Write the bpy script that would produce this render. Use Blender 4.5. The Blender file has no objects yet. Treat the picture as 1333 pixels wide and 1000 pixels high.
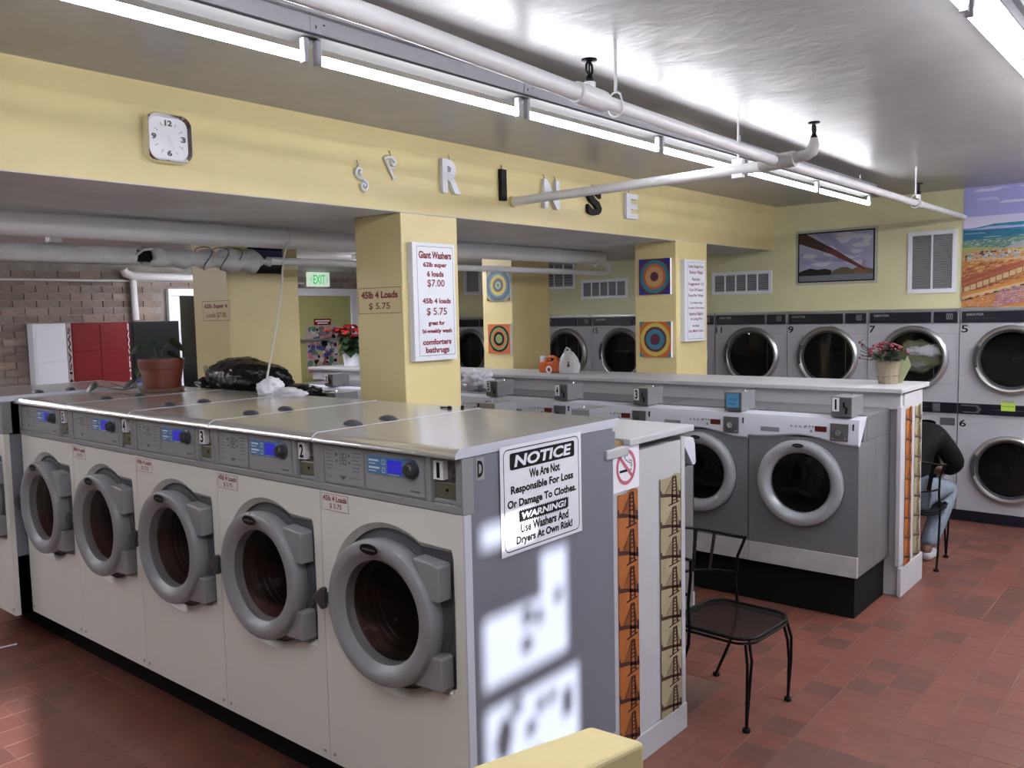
import bpy, math, random
from mathutils import Matrix, Vector
PI = math.pi
R = math.radians
S = bpy.context.scene
COL = S.collection
random.seed(7)

# ---------------------------------------------------------------- camera
cam = bpy.data.cameras.new('camera')
cam.sensor_width = 36.0
cam.lens = 1116.93 / 1333.0 * 36.0
cam.clip_start = 0.02
camo = bpy.data.objects.new('camera', cam)
COL.objects.link(camo)
rt = Vector((0.76602373, 0.64246118, -0.02124314)); up = Vector((-0.03601699, 0.0758924, 0.99646531)); fw = Vector((-0.64180247, 0.76255097, -0.0812749))
mw = Matrix(((rt.x, up.x, -fw.x, 0), (rt.y, up.y, -fw.y, 0), (rt.z, up.z, -fw.z, 2.0), (0, 0, 0, 1)))
camo.matrix_world = mw
S.camera = camo

# ---------------------------------------------------------------- world, sun, exposure
S.view_settings.view_transform = 'Standard'
S.view_settings.look = 'None'
S.view_settings.gamma = 1.0
S.view_settings.use_curve_mapping = False
S.view_settings.exposure = 1.85
W = bpy.data.worlds.new('world'); S.world = W; W.use_nodes = True
bg = W.node_tree.nodes['Background']
bg.inputs[0].default_value = (0.80, 0.88, 1.0, 1); bg.inputs[1].default_value = 1.1
SUN_T, SUN_S = 0.35, 0.30            # sunlight travels along (-1, SUN_T, -SUN_S)
sun = bpy.data.lights.new('sun', 'SUN'); sun.energy = 5.5; sun.angle = R(1.0); sun.color = (0.93, 0.96, 1.0)
suno = bpy.data.objects.new('sun', sun); COL.objects.link(suno)
suno.rotation_euler = Vector((-1, SUN_T, -SUN_S)).to_track_quat('-Z', 'Y').to_euler()
TUBE_POWER = 11.0

# ---------------------------------------------------------------- materials
MAT = {}
KEEP = set('ceiling_paint low_ceiling_paint yellow_paint green_paint cream_enamel white_board grey_side_sheet dryer_enamel washer_white washer_grey washer_side_grey silver_door_ring white_pipe_paint grey_pipe_wrap mortar grout white_enamel fixture_enamel reflector_enamel fluorescent_tube stainless_steel chrome satin_metal white_paper white_cloth olive_cloth grey_cloth exit_face white_ink washer_white_band m_sky m_sky2 m_cloud'.split())
def mat(name, col, rough=0.5, metal=0.0, bump=0.0, bscale=60.0, var=0.0, vscale=4.0, emis=None, estr=0.0, spec=0.5, aniso=None, bdist=0.01, vcol=None, coat=0.0):
    if name in MAT: return MAT[name]
    if name not in KEEP and not name.startswith(('brick_', 'tile_')):
        k_ = .72 if max(col) > .05 else .42
        col = tuple(x * k_ for x in col); vcol = tuple(x * k_ for x in vcol) if vcol else None
    if max(col) < .03 and rough > .35: spec = .18
    m = bpy.data.materials.new(name); m.use_nodes = True
    nt = m.node_tree; b = nt.nodes['Principled BSDF']
    c = (*col, 1)
    b.inputs['Base Color'].default_value = c
    b.inputs['Roughness'].default_value = rough
    b.inputs['Metallic'].default_value = metal
    b.inputs['Specular IOR Level'].default_value = spec
    if coat: b.inputs['Coat Weight'].default_value = coat; b.inputs['Coat Roughness'].default_value = 0.1
    if emis:
        b.inputs['Emission Color'].default_value = (*emis, 1); b.inputs['Emission Strength'].default_value = estr
    tc = nt.nodes.new('ShaderNodeTexCoord')
    if var > 0:
        n = nt.nodes.new('ShaderNodeTexNoise'); n.inputs['Scale'].default_value = vscale; n.inputs['Detail'].default_value = 6
        n.inputs['Roughness'].default_value = 0.65
        mp = nt.nodes.new('ShaderNodeMapRange'); mp.inputs[1].default_value = 0.3; mp.inputs[2].default_value = 0.7
        mx = nt.nodes.new('ShaderNodeMix'); mx.data_type = 'RGBA'
        nt.links.new(tc.outputs['Object'], n.inputs['Vector'])
        nt.links.new(n.outputs['Fac'], mp.inputs[0]); nt.links.new(mp.outputs[0], mx.inputs[0])
        c2 = vcol if vcol else tuple(x * (1 - var) for x in col)
        mx.inputs[6].default_value = (*c2, 1); mx.inputs[7].default_value = c
        nt.links.new(mx.outputs[2], b.inputs['Base Color'])
    if bump > 0:
        n2 = nt.nodes.new('ShaderNodeTexNoise'); n2.inputs['Scale'].default_value = bscale; n2.inputs['Detail'].default_value = 4
        if aniso:
            mpp = nt.nodes.new('ShaderNodeMapping'); mpp.inputs['Scale'].default_value = aniso
            nt.links.new(tc.outputs['Object'], mpp.inputs['Vector']); nt.links.new(mpp.outputs[0], n2.inputs['Vector'])
        else:
            nt.links.new(tc.outputs['Object'], n2.inputs['Vector'])
        bp = nt.nodes.new('ShaderNodeBump'); bp.inputs['Strength'].default_value = bump; bp.inputs['Distance'].default_value = bdist
        nt.links.new(n2.outputs['Fac'], bp.inputs['Height']); nt.links.new(bp.outputs[0], b.inputs['Normal'])
    MAT[name] = m
    return m
def glassmat(name, tint=(1, 1, 1), refl=0.028, clear=0.9):
    m = bpy.data.materials.new(name); m.use_nodes = True; nt = m.node_tree
    for n in list(nt.nodes):
        if n.type != 'OUTPUT_MATERIAL': nt.nodes.remove(n)
    out = [n for n in nt.nodes if n.type == 'OUTPUT_MATERIAL'][0]
    g = nt.nodes.new('ShaderNodeBsdfGlossy'); g.inputs['Roughness'].default_value = 0.03
    t = nt.nodes.new('ShaderNodeBsdfTransparent'); t.inputs[0].default_value = (*(clear * x for x in tint), 1)
    lw_ = nt.nodes.new('ShaderNodeLayerWeight'); p5 = nt.nodes.new('ShaderNodeMath'); p5.operation = 'POWER'; p5.inputs[1].default_value = 4.0
    f = nt.nodes.new('ShaderNodeMath'); f.operation = 'MULTIPLY_ADD'; f.inputs[1].default_value = 0.75; f.inputs[2].default_value = refl
    nt.links.new(lw_.outputs['Facing'], p5.inputs[0]); nt.links.new(p5.outputs[0], f.inputs[0])
    mx = nt.nodes.new('ShaderNodeMixShader')
    nt.links.new(f.outputs[0], mx.inputs[0]); nt.links.new(t.outputs[0], mx.inputs[1]); nt.links.new(g.outputs[0], mx.inputs[2])
    nt.links.new(mx.outputs[0], out.inputs['Surface'])
    MAT[name] = m
    return m

ceilm = mat('ceiling_paint', (0.37, 0.37, 0.38), 0.31, bump=0.35, bscale=2.2, var=0.22, vscale=1.3, bdist=0.03)
def ceiling_detail(m):
    nt = m.node_tree; b = nt.nodes['Principled BSDF']; bp = [n for n in nt.nodes if n.type == 'BUMP'][0]
    n3 = nt.nodes.new('ShaderNodeTexNoise'); n3.inputs['Scale'].default_value = 14; n3.inputs['Detail'].default_value = 8; n3.inputs['Distortion'].default_value = 1.2
    tc = [n for n in nt.nodes if n.type == 'TEX_COORD'][0]
    mp = nt.nodes.new('ShaderNodeMapping'); mp.inputs['Scale'].default_value = (0.5, 0.75, 1)
    nt.links.new(tc.outputs['Object'], mp.inputs[0]); nt.links.new(mp.outputs[0], n3.inputs['Vector'])
    b2 = nt.nodes.new('ShaderNodeBump'); b2.inputs['Strength'].default_value = 0.22; b2.inputs['Distance'].default_value = 0.01
    nt.links.new(n3.outputs['Fac'], b2.inputs['Height']); nt.links.new(bp.outputs[0], b2.inputs['Normal']); nt.links.new(b2.outputs[0], b.inputs['Normal'])
ceiling_detail(ceilm)
lowceil = mat('low_ceiling_paint', (0.74, 0.74, 0.75), 0.5, bump=0.2, bscale=3, var=0.3, vscale=1.5)
yellow = mat('yellow_paint', (0.72, 0.605, 0.30), 0.38, bump=0.12, bscale=9, var=0.12, vscale=1.6)
green = mat('green_paint', (0.69, 0.675, 0.41), 0.45, bump=0.12, bscale=9, var=0.14, vscale=1.2)
offwhite = mat('white_wall_paint', (0.6, 0.58, 0.55), 0.6)
creampanel = mat('cream_enamel', (0.70, 0.695, 0.64), 0.35, bump=0.02, bscale=200, var=0.05, vscale=2.5)
whitepanel = mat('white_board', (0.48, 0.48, 0.50), 0.45, bump=0.04, bscale=40, var=0.08, vscale=5)
graypanel = mat('grey_plastic', (0.34, 0.35, 0.355), 0.42)
graylight = mat('grey_print_panel', (0.39, 0.41, 0.415), 0.4)
ringgray = mat('grey_door_ring', (0.33, 0.335, 0.355), 0.32, bump=0.03, bscale=400)
darkgray = mat('dark_grey_plastic', (0.055, 0.06, 0.065), 0.4)
darkcap = mat('slate_cap', (0.07, 0.075, 0.09), 0.45)
midgray = mat('mid_grey_plastic', (0.12, 0.125, 0.135), 0.4)
black = mat('black_plastic', (0.012, 0.012, 0.014), 0.4)
blackrub = mat('black_rubber', (0.008, 0.008, 0.009), 0.7)
sidemet = mat('grey_side_sheet', (0.175, 0.185, 0.225), 0.42, bump=0.03, bscale=30, var=0.05, vscale=3)
steel = mat('stainless_steel', (0.72, 0.71, 0.68), 0.22, metal=0.75, bump=0.03, bscale=8, var=0.12, vscale=6, aniso=(1, 14, 1))
chrome = mat('chrome', (0.75, 0.75, 0.76), 0.1, metal=1.0)
satin = mat('satin_metal', (0.45, 0.45, 0.45), 0.35, metal=0.9)
brass = mat('olive_coin_plate', (0.30, 0.29, 0.20), 0.35, metal=0.6)
coingray = mat('coin_box_grey', (0.30, 0.31, 0.32), 0.4, metal=0.3, bump=0.05, bscale=300)
coinface = mat('coin_box_face', (0.22, 0.22, 0.22), 0.35, metal=0.6)
blue = mat('blue_label', (0.12, 0.30, 0.60), 0.35)
lcd = mat('blue_display', (0.02, 0.02, 0.3), 0.3, emis=(0.06, 0.05, 0.9), estr=0.10)
reddisp = mat('dark_red_display', (0.02, 0.005, 0.005), 0.3, emis=(0.5, 0.05, 0.02), estr=0.02)
glass = glassmat('door_glass', (0.85, 0.87, 0.86))
bowlglass = glassmat('bowl_glass', (0.5, 0.52, 0.51), refl=.006)
clearglass = glassmat('window_glass', (1, 1, 1), clear=0.97)
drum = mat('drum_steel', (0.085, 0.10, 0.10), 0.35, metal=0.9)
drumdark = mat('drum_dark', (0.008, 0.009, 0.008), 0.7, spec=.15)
paper = mat('white_paper', (0.78, 0.78, 0.83), 0.55)
inkblack = mat('black_ink', (0.008, 0.008, 0.010), 0.6, spec=.15)
inkred = mat('red_ink', (0.30, 0.02, 0.035), 0.5)
inkgray = mat('grey_ink', (0.12, 0.13, 0.14), 0.5)
inkwhite = mat('white_ink', (0.75, 0.78, 0.8), 0.5)
inkpurple = mat('dark_purple_line', (0.12, 0.06, 0.13), 0.5)
navy = mat('navy_panel', (0.010, 0.012, 0.030), 0.35)
dryerwhite = mat('dryer_enamel', (0.38, 0.38, 0.41), 0.35, bump=0.02, bscale=40, var=0.05, vscale=3)
washwhite = mat('washer_white', (0.53, 0.55, 0.62), 0.35)
washgray = mat('washer_grey', (0.15, 0.155, 0.165), 0.4, bump=0.03, bscale=300)
washside = mat('washer_side_grey', (0.16, 0.165, 0.175), 0.38, metal=0.25)
ringlight = mat('silver_door_ring', (0.36, 0.38, 0.40), 0.3, metal=0.2)
band = mat('washer_white_band', (0.50, 0.50, 0.52), 0.5, var=0.25, vscale=9)
orange = mat('orange_paper', (0.62, 0.19, 0.035), 0.5, var=0.3, vscale=8)
cream = mat('cream_paper', (0.52, 0.46, 0.27), 0.5, var=0.25, vscale=8)
bridgeink = mat('maroon_ink', (0.075, 0.018, 0.014), 0.5)
wood = mat('bare_wood', (0.45, 0.28, 0.14), 0.6, bump=0.1, bscale=30)
pipew = mat('white_pipe_paint', (0.78, 0.78, 0.79), 0.35, bump=0.08, bscale=25, var=0.1, vscale=9)
pipeg = mat('grey_pipe_wrap', (0.60, 0.60, 0.60), 0.6, bump=0.3, bscale=14, var=0.3, vscale=6)
reflw = mat('reflector_enamel', (0.045, 0.045, 0.045), 0.6)
fixw = mat('fixture_enamel', (0.42, 0.42, 0.46), 0.35, var=0.12, vscale=12)
iron = mat('black_iron', (0.014, 0.014, 0.015), 0.4, metal=0.4)
terra = mat('terracotta_plastic', (0.20, 0.042, 0.022), 0.45, var=0.12, vscale=10)
saucer = mat('clay_saucer', (0.22, 0.13, 0.09), 0.6)
leaf = mat('dark_leaf', (0.035, 0.075, 0.03), 0.4, var=0.3, vscale=15)
leafdry = mat('olive_leaf', (0.10, 0.10, 0.05), 0.5)
redleaf = mat('red_bract', (0.50, 0.012, 0.022), 0.5, var=0.3, vscale=20)
mumred = mat('wine_red_petal', (0.20, 0.012, 0.025), 0.6)
burlap = mat('burlap', (0.42, 0.34, 0.23), 0.9, bump=0.5, bscale=180, var=0.2, vscale=30)
greenwrap = mat('pale_green_wrap', (0.45, 0.50, 0.28), 0.5)
binbag = mat('black_bin_bag', (0.006, 0.006, 0.007), 0.22, bump=0.8, bscale=14, bdist=0.03)
cloth = mat('white_cloth', (0.72, 0.70, 0.76), 0.85, bump=0.3, bscale=30)
plasticbag = mat('white_plastic_bag', (0.62, 0.62, 0.63), 0.3, bump=0.5, bscale=20, bdist=0.02)
orangepl = mat('orange_plastic', (0.75, 0.14, 0.015), 0.35)
red_enamel = mat('red_enamel', (0.24, 0.008, 0.012), 0.5, spec=.25)
white_enamel = mat('white_enamel', (0.70, 0.72, 0.78), 0.35)
pinkstrip = mat('pale_pink_strip', (0.55, 0.42, 0.44), 0.5)
doorgreen = mat('yellow_green_door', (0.50, 0.49, 0.20), 0.45)
exitface = mat('exit_face', (0.66, 0.74, 0.66), 0.4, emis=(0.7, 0.85, 0.7), estr=0.15)
exitgreen = mat('exit_green', (0.02, 0.45, 0.12), 0.4, emis=(0.02, 0.6, 0.15), estr=0.25)
skin = mat('skin', (0.35, 0.20, 0.14), 0.5)
hairm = mat('black_hair', (0.01, 0.009, 0.008), 0.5)
jacket = mat('black_jacket', (0.008, 0.008, 0.009), 0.75, bump=0.3, bscale=25)
jeans = mat('pale_blue_jeans', (0.30, 0.36, 0.45), 0.85, bump=0.3, bscale=60, var=0.35, vscale=7)
shoe = mat('white_shoe', (0.55, 0.55, 0.56), 0.6)
pink = mat('pink_red_ring', (0.70, 0.16, 0.24), 0.45)
bluenote = mat('blue_note', (0.10, 0.38, 0.66), 0.5)
limenote = mat('lime_note', (0.55, 0.80, 0.10), 0.5)
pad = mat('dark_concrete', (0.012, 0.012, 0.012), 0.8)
grout = mat('grout', (0.20, 0.10, 0.075), 0.7, var=0.55, vscale=3)
cable = mat('cream_cable', (0.95, 0.92, 0.84), 0.5)
def flat(name, c, rough=0.55): return mat(name, c, rough)
tubem = mat('fluorescent_tube', (1, 1, 1), 0.5, emis=(0.96, 0.955, 1.0), estr=TUBE_POWER)

# ---------------------------------------------------------------- mesh helpers
class MB:
    def __init__(s): s.v = []; s.f = []; s.m = []; s.cur = 0
    def add(s, vs, fs, m=None):
        o = len(s.v); s.v += [tuple(p) for p in vs]
        for f in fs: s.f.append(tuple(i + o for i in f)); s.m.append(s.cur if m is None else m)
        return s
    def box(s, x0, x1, y0, y1, z0, z1, m=None):
        v = [(x, y, z) for z in (z0, z1) for y in (y0, y1) for x in (x0, x1)]
        return s.add(v, [(0, 2, 3, 1), (4, 5, 7, 6), (0, 1, 5, 4), (2, 6, 7, 3), (0, 4, 6, 2), (1, 3, 7, 5)], m)
    def quad(s, a, b, c, d, m=None): return s.add([a, b, c, d], [(0, 1, 2, 3)], m)
    def poly(s, pts, z=0.0, m=None): return s.add([(p[0], p[1], z) for p in pts], [tuple(range(len(pts)))], m)
    def rect(s, x0, y0, x1, y1, z=0.0, m=None): return s.poly([(x0, y0), (x1, y0), (x1, y1), (x0, y1)], z, m)
    def line(s, pts, w, z=0.0, m=None):
        for a, b in zip(pts[:-1], pts[1:]):
            dx, dy = b[0] - a[0], b[1] - a[1]; L = math.hypot(dx, dy) or 1e-9; nx, ny = -dy / L * w / 2, dx / L * w / 2
            s.poly([(a[0] - nx, a[1] - ny), (b[0] - nx, b[1] - ny), (b[0] + nx, b[1] + ny), (a[0] + nx, a[1] + ny)], z, m)
        return s
    def frame(s, x0, y0, x1, y1, w, z=0.0, m=None):
        s.rect(x0, y0, x1, y0 + w, z, m); s.rect(x0, y1 - w, x1, y1, z, m); s.rect(x0, y0 + w, x0 + w, y1 - w, z, m); s.rect(x1 - w, y0 + w, x1, y1 - w, z, m); return s
    def ell(s, cx, cy, rx, ry=None, z=0.0, m=None, n=28, jit=0.0, a0=0.0):
        ry = rx if ry is None else ry
        return s.poly([(cx + rx * math.cos(a0 + 2 * PI * i / n) * (1 + jit * random.uniform(-1, 1)), cy + ry * math.sin(a0 + 2 * PI * i / n) * (1 + jit * random.uniform(-1, 1))) for i in range(n)], z, m)
    def prism(s, pts, a, b, axis='x', m=None):
        # pts in the plane across axis; x: (y,z)  y: (x,z)  z: (x,y)
        def P(p, t): return {'x': (t, p[0], p[1]), 'y': (p[0], t, p[1]), 'z': (p[0], p[1], t)}[axis]
        n = len(pts); v = [P(p, a) for p in pts] + [P(p, b) for p in pts]
        fs = [tuple(range(n)), tuple(range(2 * n - 1, n - 1, -1))] + [(i, (i + 1) % n, n + (i + 1) % n, n + i) for i in range(n)]
        return s.add(v, fs, m)
    def lathe(s, prof, c=(0, 0, 0), axis='z', n=32, m=None, close=False, mids=None):
        # prof: (radius, along)
        v = []
        for r, t in prof:
            for i in range(n):
                a = 2 * PI * i / n; p, q = r * math.cos(a), r * math.sin(a)
                v.append({'z': (c[0] + p, c[1] + q, c[2] + t), 'y': (c[0] + p, c[1] + t, c[2] + q), 'x': (c[0] + t, c[1] + p, c[2] + q)}[axis])
        o = len(s.v); s.v += v
        for k in range(len(prof) - 1):
            for i in range(n):
                j = (i + 1) % n
                s.f.append((o + k * n + i, o + k * n + j, o + (k + 1) * n + j, o + (k + 1) * n + i)); s.m.append(mids[k] if mids else (s.cur if m is None else m))
        if close:
            s.f.append(tuple(o + i for i in range(n))); s.m.append(mids[0] if mids else (s.cur if m is None else m))
            s.f.append(tuple(o + (len(prof) - 1) * n + i for i in reversed(range(n)))); s.m.append(mids[-1] if mids else (s.cur if m is None else m))
        return s
    def tube(s, pts, r, n=8, m=None, cap=True, ry=None):
        pts = [Vector(p) for p in pts]; rs = r if isinstance(r, (list, tuple)) else [r] * len(pts)
        prev = None; o = len(s.v); K = len(pts)
        for i, p in enumerate(pts):
            d = (pts[min(i + 1, K - 1)] - pts[max(i - 1, 0)]); d = d.normalized() if d.length > 1e-9 else Vector((0, 0, 1))
            if prev is None:
                u = Vector((0, 0, 1)) if abs(d.z) < 0.9 else Vector((1, 0, 0)); u = (u - d * u.dot(d)).normalized()
            else: u = (prev - d * prev.dot(d)); u = u.normalized() if u.length > 1e-6 else prev
            prev = u; w = d.cross(u)
            for k in range(n):
                a = 2 * PI * k / n; s.v.append(tuple(p + u * (rs[i] * math.cos(a)) + w * (rs[i] * math.sin(a))))
        mm = s.cur if m is None else m
        for i in range(K - 1):
            for k in range(n):
                j = (k + 1) % n; s.f.append((o + i * n + k, o + i * n + j, o + (i + 1) * n + j, o + (i + 1) * n + k)); s.m.append(mm)
        if cap:
            s.f.append(tuple(o + k for k in reversed(range(n)))); s.m.append(mm); s.f.append(tuple(o + (K - 1) * n + k for k in range(n))); s.m.append(mm)
        return s
    def mesh(s, name, mats, smooth=None):
        me = bpy.data.meshes.new(name); me.from_pydata(s.v, [], s.f)
        mats = mats if isinstance(mats, (list, tuple)) else [mats]
        for mm in mats: me.materials.append(mm)
        if len(mats) > 1: me.polygons.foreach_set('material_index', s.m)
        me.update()
        import bmesh
        bm = bmesh.new(); bm.from_mesh(me); bmesh.ops.recalc_face_normals(bm, faces=bm.faces) if s.fix else None; bm.to_mesh(me); bm.free()
        if smooth is not None:
            me.polygons.foreach_set('use_smooth', [True] * len(me.polygons)); me.set_sharp_from_angle(angle=R(smooth))
        return me
    fix = True
    def build(s, name, mats, parent=None, smooth=None, bevel=0.0, loc=None, rot=None, bseg=2):
        o = bpy.data.objects.new(name, s.mesh(name, mats, smooth)); COL.objects.link(o)
        if parent: o.parent = parent
        if loc: o.location = loc
        if rot: o.rotation_euler = rot
        if bevel > 0:
            b = o.modifiers.new('bevel', 'BEVEL'); b.width = bevel; b.segments = bseg; b.limit_method = 'ANGLE'; b.angle_limit = R(40); b.harden_normals = False
        return o
class FB(MB): fix = False      # flat pieces built with their normal along +Z
def obj_mesh(name, me, parent=None, loc=None, rot=None):
    o = bpy.data.objects.new(name, me); COL.objects.link(o)
    if parent: o.parent = parent
    if loc: o.location = loc
    if rot: o.rotation_euler = rot
    return o
def tag(o, label, cat, group=None, kind=None):
    o['label'] = label; o['category'] = cat
    if group: o['group'] = group
    if kind: o['kind'] = kind
    return o
def thing(name, label, cat, loc=(0, 0, 0), rot=(0, 0, 0), group=None):
    o = bpy.data.objects.new(name, None); COL.objects.link(o); o.location = loc
    o.rotation_euler = rot; o.empty_display_size = 0.1
    return tag(o, label, cat, group)
def struct(o): o['kind'] = 'structure'; return o
def kids(o): return [c for c in bpy.data.objects if c.parent == o]
def dup(root, loc, rot=None, label=None, group=None):
    byp = {}
    for c in bpy.data.objects:
        if c.parent: byp.setdefault(c.parent.name, []).append(c)
    def cp(o, par):
        c = o.copy(); COL.objects.link(c); c.parent = par
        for k in byp.get(o.name, []): cp(k, c)
        return c
    r = cp(root, None); r.location = loc
    if rot is not None: r.rotation_euler = rot
    if label: r['label'] = label
    if group: r['group'] = group
    return r
FY = (R(90), 0, 0)            # flat piece facing -Y: local x = +X, local y = +Z
FX = (R(90), 0, R(90))        # facing +X: local x = +Y, local y = +Z
_tc = {}
def text_mesh(body, m, bold=0.0, depth=0.0, spacing=1.0):
    if '$' in body and bold > .012: bold = .012
    key = (body, m.name, bold, depth, spacing)
    if key not in _tc:
        cu = bpy.data.curves.new('lettering', 'FONT'); cu.body = body; cu.size = 1; cu.offset = bold; cu.extrude = depth; cu.align_x = 'LEFT'; cu.resolution_u = 3; cu.space_character = spacing
        o = bpy.data.objects.new('tmp', cu); COL.objects.link(o)
        dg = bpy.context.evaluated_depsgraph_get(); dg.update()
        me = bpy.data.meshes.new_from_object(o.evaluated_get(dg)); me.name = 'lettering'
        bpy.data.objects.remove(o)
        xs = [v.co.x for v in me.vertices]; ys = [v.co.y for v in me.vertices]
        x0, x1, y0, y1 = min(xs), max(xs), min(ys), max(ys)
        for v in me.vertices: v.co.x = (v.co.x - x0) / (x1 - x0); v.co.y = (v.co.y - y0) / (y1 - y0)
        me.materials.clear(); me.materials.append(m); _tc[key] = me
    return _tc[key]
def text(parent, body, m, x0, y0, x1, y1, z=0.002, bold=0.0, depth=0.0, name='lettering', rot=None, base=None, spacing=1.0):
    """the word fills the box (x0,y0)-(x1,y1) of the parent's flat plane"""
    o = bpy.data.objects.new(name, text_mesh(body, m, bold, depth, spacing)); COL.objects.link(o)
    o.parent = parent
    if base == 'FY': o.location = (x0, z, y0); o.rotation_euler = FY
    elif base == 'FX': o.location = (z, x0, y0); o.rotation_euler = FX
    else: o.location = (x0, y0, z)
    o.scale = (x1 - x0, y1 - y0, 1)
    return o

# ---------------------------------------------------------------- the shell of the room
XB, ZC, ZS, YW, XL, XR, YF = -3.745, 3.055, 2.607, 8.77, -9.1, 1.7, -1.6
# floor bed (grout); the tiles are its parts
fl = struct(MB().box(XL, XR, YF, YW, -0.12, -0.0016).build('floor', grout))
struct(MB().box(XB, XR, YF, YW, ZC, ZC + 0.1).build('ceiling', ceilm))
struct(MB().box(XL, XB - .004, YF, YW, ZS + 0.0, ZS + 0.1).build('ceiling_lower', lowceil))
struct(MB().box(XB - 0.3, XB, YF, YW, ZS + .004, ZC + 0.1).build('wall_beam', yellow))
struct(MB().box(XL - 0.1, XR + 0.1, YW, YW + 0.1, 0, ZC + 0.1).build('wall_back', green))
struct(MB().box(XL - 0.1, XR + 0.1, YF - 0.1, YF, 0, ZC + 0.1).build('wall_front', mat('dark_wall_paint', (0.10, 0.09, 0.08), 0.7)))
# thin coat of paint lip along the beam top
pl = MB(); pl.prism([(XB, ZC), (XB + 0.035, ZC), (XB + 0.03, ZC - 0.012), (XB + 0.012, ZC - 0.05), (XB, ZC - 0.09)], YF, YW, 'y')
struct(pl.build('trim_1', yellow, smooth=40))
def pillar(x0, x1, y0, y1):
    return struct(MB().box(x0, x1, y0, y1, 0, ZS).build('pillar', yellow, bevel=0.006))
pillar(-4.16, XB, 3.471, 3.947); pillar(-4.165, XB, 6.707, 7.28)
pillar(-6.07, -5.6, 3.471, 4.09); pillar(-6.02, -5.62, 6.707, 7.33)

# right wall with the shop window the sun comes through (behind and right of the camera)
def onwin(y, z): return (y - (XR + 1.95) * SUN_T, z + (XR + 1.95) * SUN_S)
wy0, wz0 = onwin(2.10, 0.20); wy1, wz1 = onwin(2.675, 1.30)
fy0, fz0 = 1.0 - 6 * SUN_T, 0.0 + 6.0 * SUN_S
WY0, WY1, WZ0, WZ1 = -1.35, 1.42, 1.18, 2.47
wr = MB(); wr.box(XR, XR + 0.1, YF, WY0, 0, ZC); wr.box(XR, XR + 0.1, WY1, 1.9, 0, ZC); wr.box(XR, XR + 0.1, 7.4, YW, 0, ZC); wr.box(XR, XR + 0.1, 1.9, 7.4, 0, .7); wr.box(XR, XR + 0.1, 1.9, 7.4, 2.6, ZC); wr.box(XR, XR + 0.1, WY0, WY1, 0, WZ0); wr.box(XR, XR + 0.1, WY0, WY1, WZ1, ZC)
struct(wr.build('wall_right', offwhite))
win = struct(MB().box(XR + 0.0, XR + 0.06, -0.10, 0.02, WZ0, WZ1).build('window_1', white_enamel))
g1 = MB().quad((XR + 0.05, WY0, WZ0), (XR + 0.05, WY1, WZ0), (XR + 0.05, WY1, WZ1), (XR + 0.05, WY0, WZ1)).build('glass_pane', clearglass, win)
def wr_rect(y0, y1, z0, z1, name='poster', m=None, dx=0.045):
    (a, c), (b, d) = onwin(y0, z0), onwin(y1, z1)
    return MB().box(XR + dx - 0.004, XR + dx, a, b, c, d).build(name, m or paper, win)
win2 = struct(MB().box(XR, XR + .06, 4.6, 4.7, .7, 2.6).build('fill_window', white_enamel))  # unseen window and blind, added for soft daylight fill from the right
blm = bpy.data.materials.new('fill_blind_cloth'); blm.use_nodes = True
_b = blm.node_tree.nodes['Principled BSDF']; blm.node_tree.nodes.remove(_b)
_t = blm.node_tree.nodes.new('ShaderNodeBsdfTranslucent'); _t.inputs[0].default_value = (.075, .083, .10, 1)
blm.node_tree.links.new(_t.outputs[0], blm.node_tree.nodes['Material Output'].inputs[0])
MB().quad((XR + 0.03, 1.9, .7), (XR + 0.03, 7.4, .7), (XR + 0.03, 7.4, 2.6), (XR + 0.03, 1.9, 2.6)).build('fill_blind', blm, win2)
# posters are unseen masks added to cut the sun into patches; a bar crosses
wr_rect(2.67, 2.86, -0.2, 1.7, 'poster'); wr_rect(1.15, 2.12, -0.2, 1.7, 'poster')
wr_rect(2.12, 2.67, 0.625, 0.705, 'glazing_bar'); wr_rect(2.12, 2.445, 0.955, 1.205, 'poster')
wr_rect(2.445, 2.67, 1.12, 1.7, 'poster'); wr_rect(2.12, 2.445, 1.285, 1.7, 'poster'); wr_rect(2.605, 2.67, 0.705, 1.12, 'poster')
wr_rect(2.40, 2.445, 1.205, 1.285, 'poster')
st = MB()
for (y, z, r) in ((2.36, 0.905, .026), (2.43, 0.885, .022), (2.355, 0.80, .026), (2.55, 0.935, .022), (2.43, 0.545, .022), (2.37, 0.475, .024), (2.50, 0.55, .02), (2.32, 0.36, .022), (2.40, 0.36, .022), (2.29, 0.585, .025)):
    yy, zz = onwin(y, z)
    st.lathe([(r * 1.35, 0), (r * 1.35, 0.003)], (XR + 0.04, yy, zz), 'x', 16, close=True)
st.build('sticker', paper, win)
yy, zz = onwin(2.22, 0.50)
MB().prism([(yy - 0.06, zz - .02), (yy - .03, zz - 0.09), (yy + .02, zz - .08), (yy + 0.05, zz + .02), (yy + .02, zz + 0.08), (yy - .02, zz + .07)], XR + .04, XR + .043, 'x').build('sticker', paper, win)
yy, zz = onwin(2.60, 0.50)
MB().box(XR + .04, XR + .043, yy - .035, yy + .03, zz - .06, zz + .05).build('sticker', paper, win)
# the part of the window further back lights floor at lower left; more added sun masks trim it
MB().box(XR + .04, XR + .044, WY0, -0.10, 2.02, WZ1).build('poster', paper, win)
MB().box(XR + .04, XR + .044, -0.60, -0.10, WZ0, 2.02).build('poster', paper, win)
MB().box(XR + .04, XR + .044, WY0, -0.60, WZ0, 1.55).build('poster', paper, win)

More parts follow.
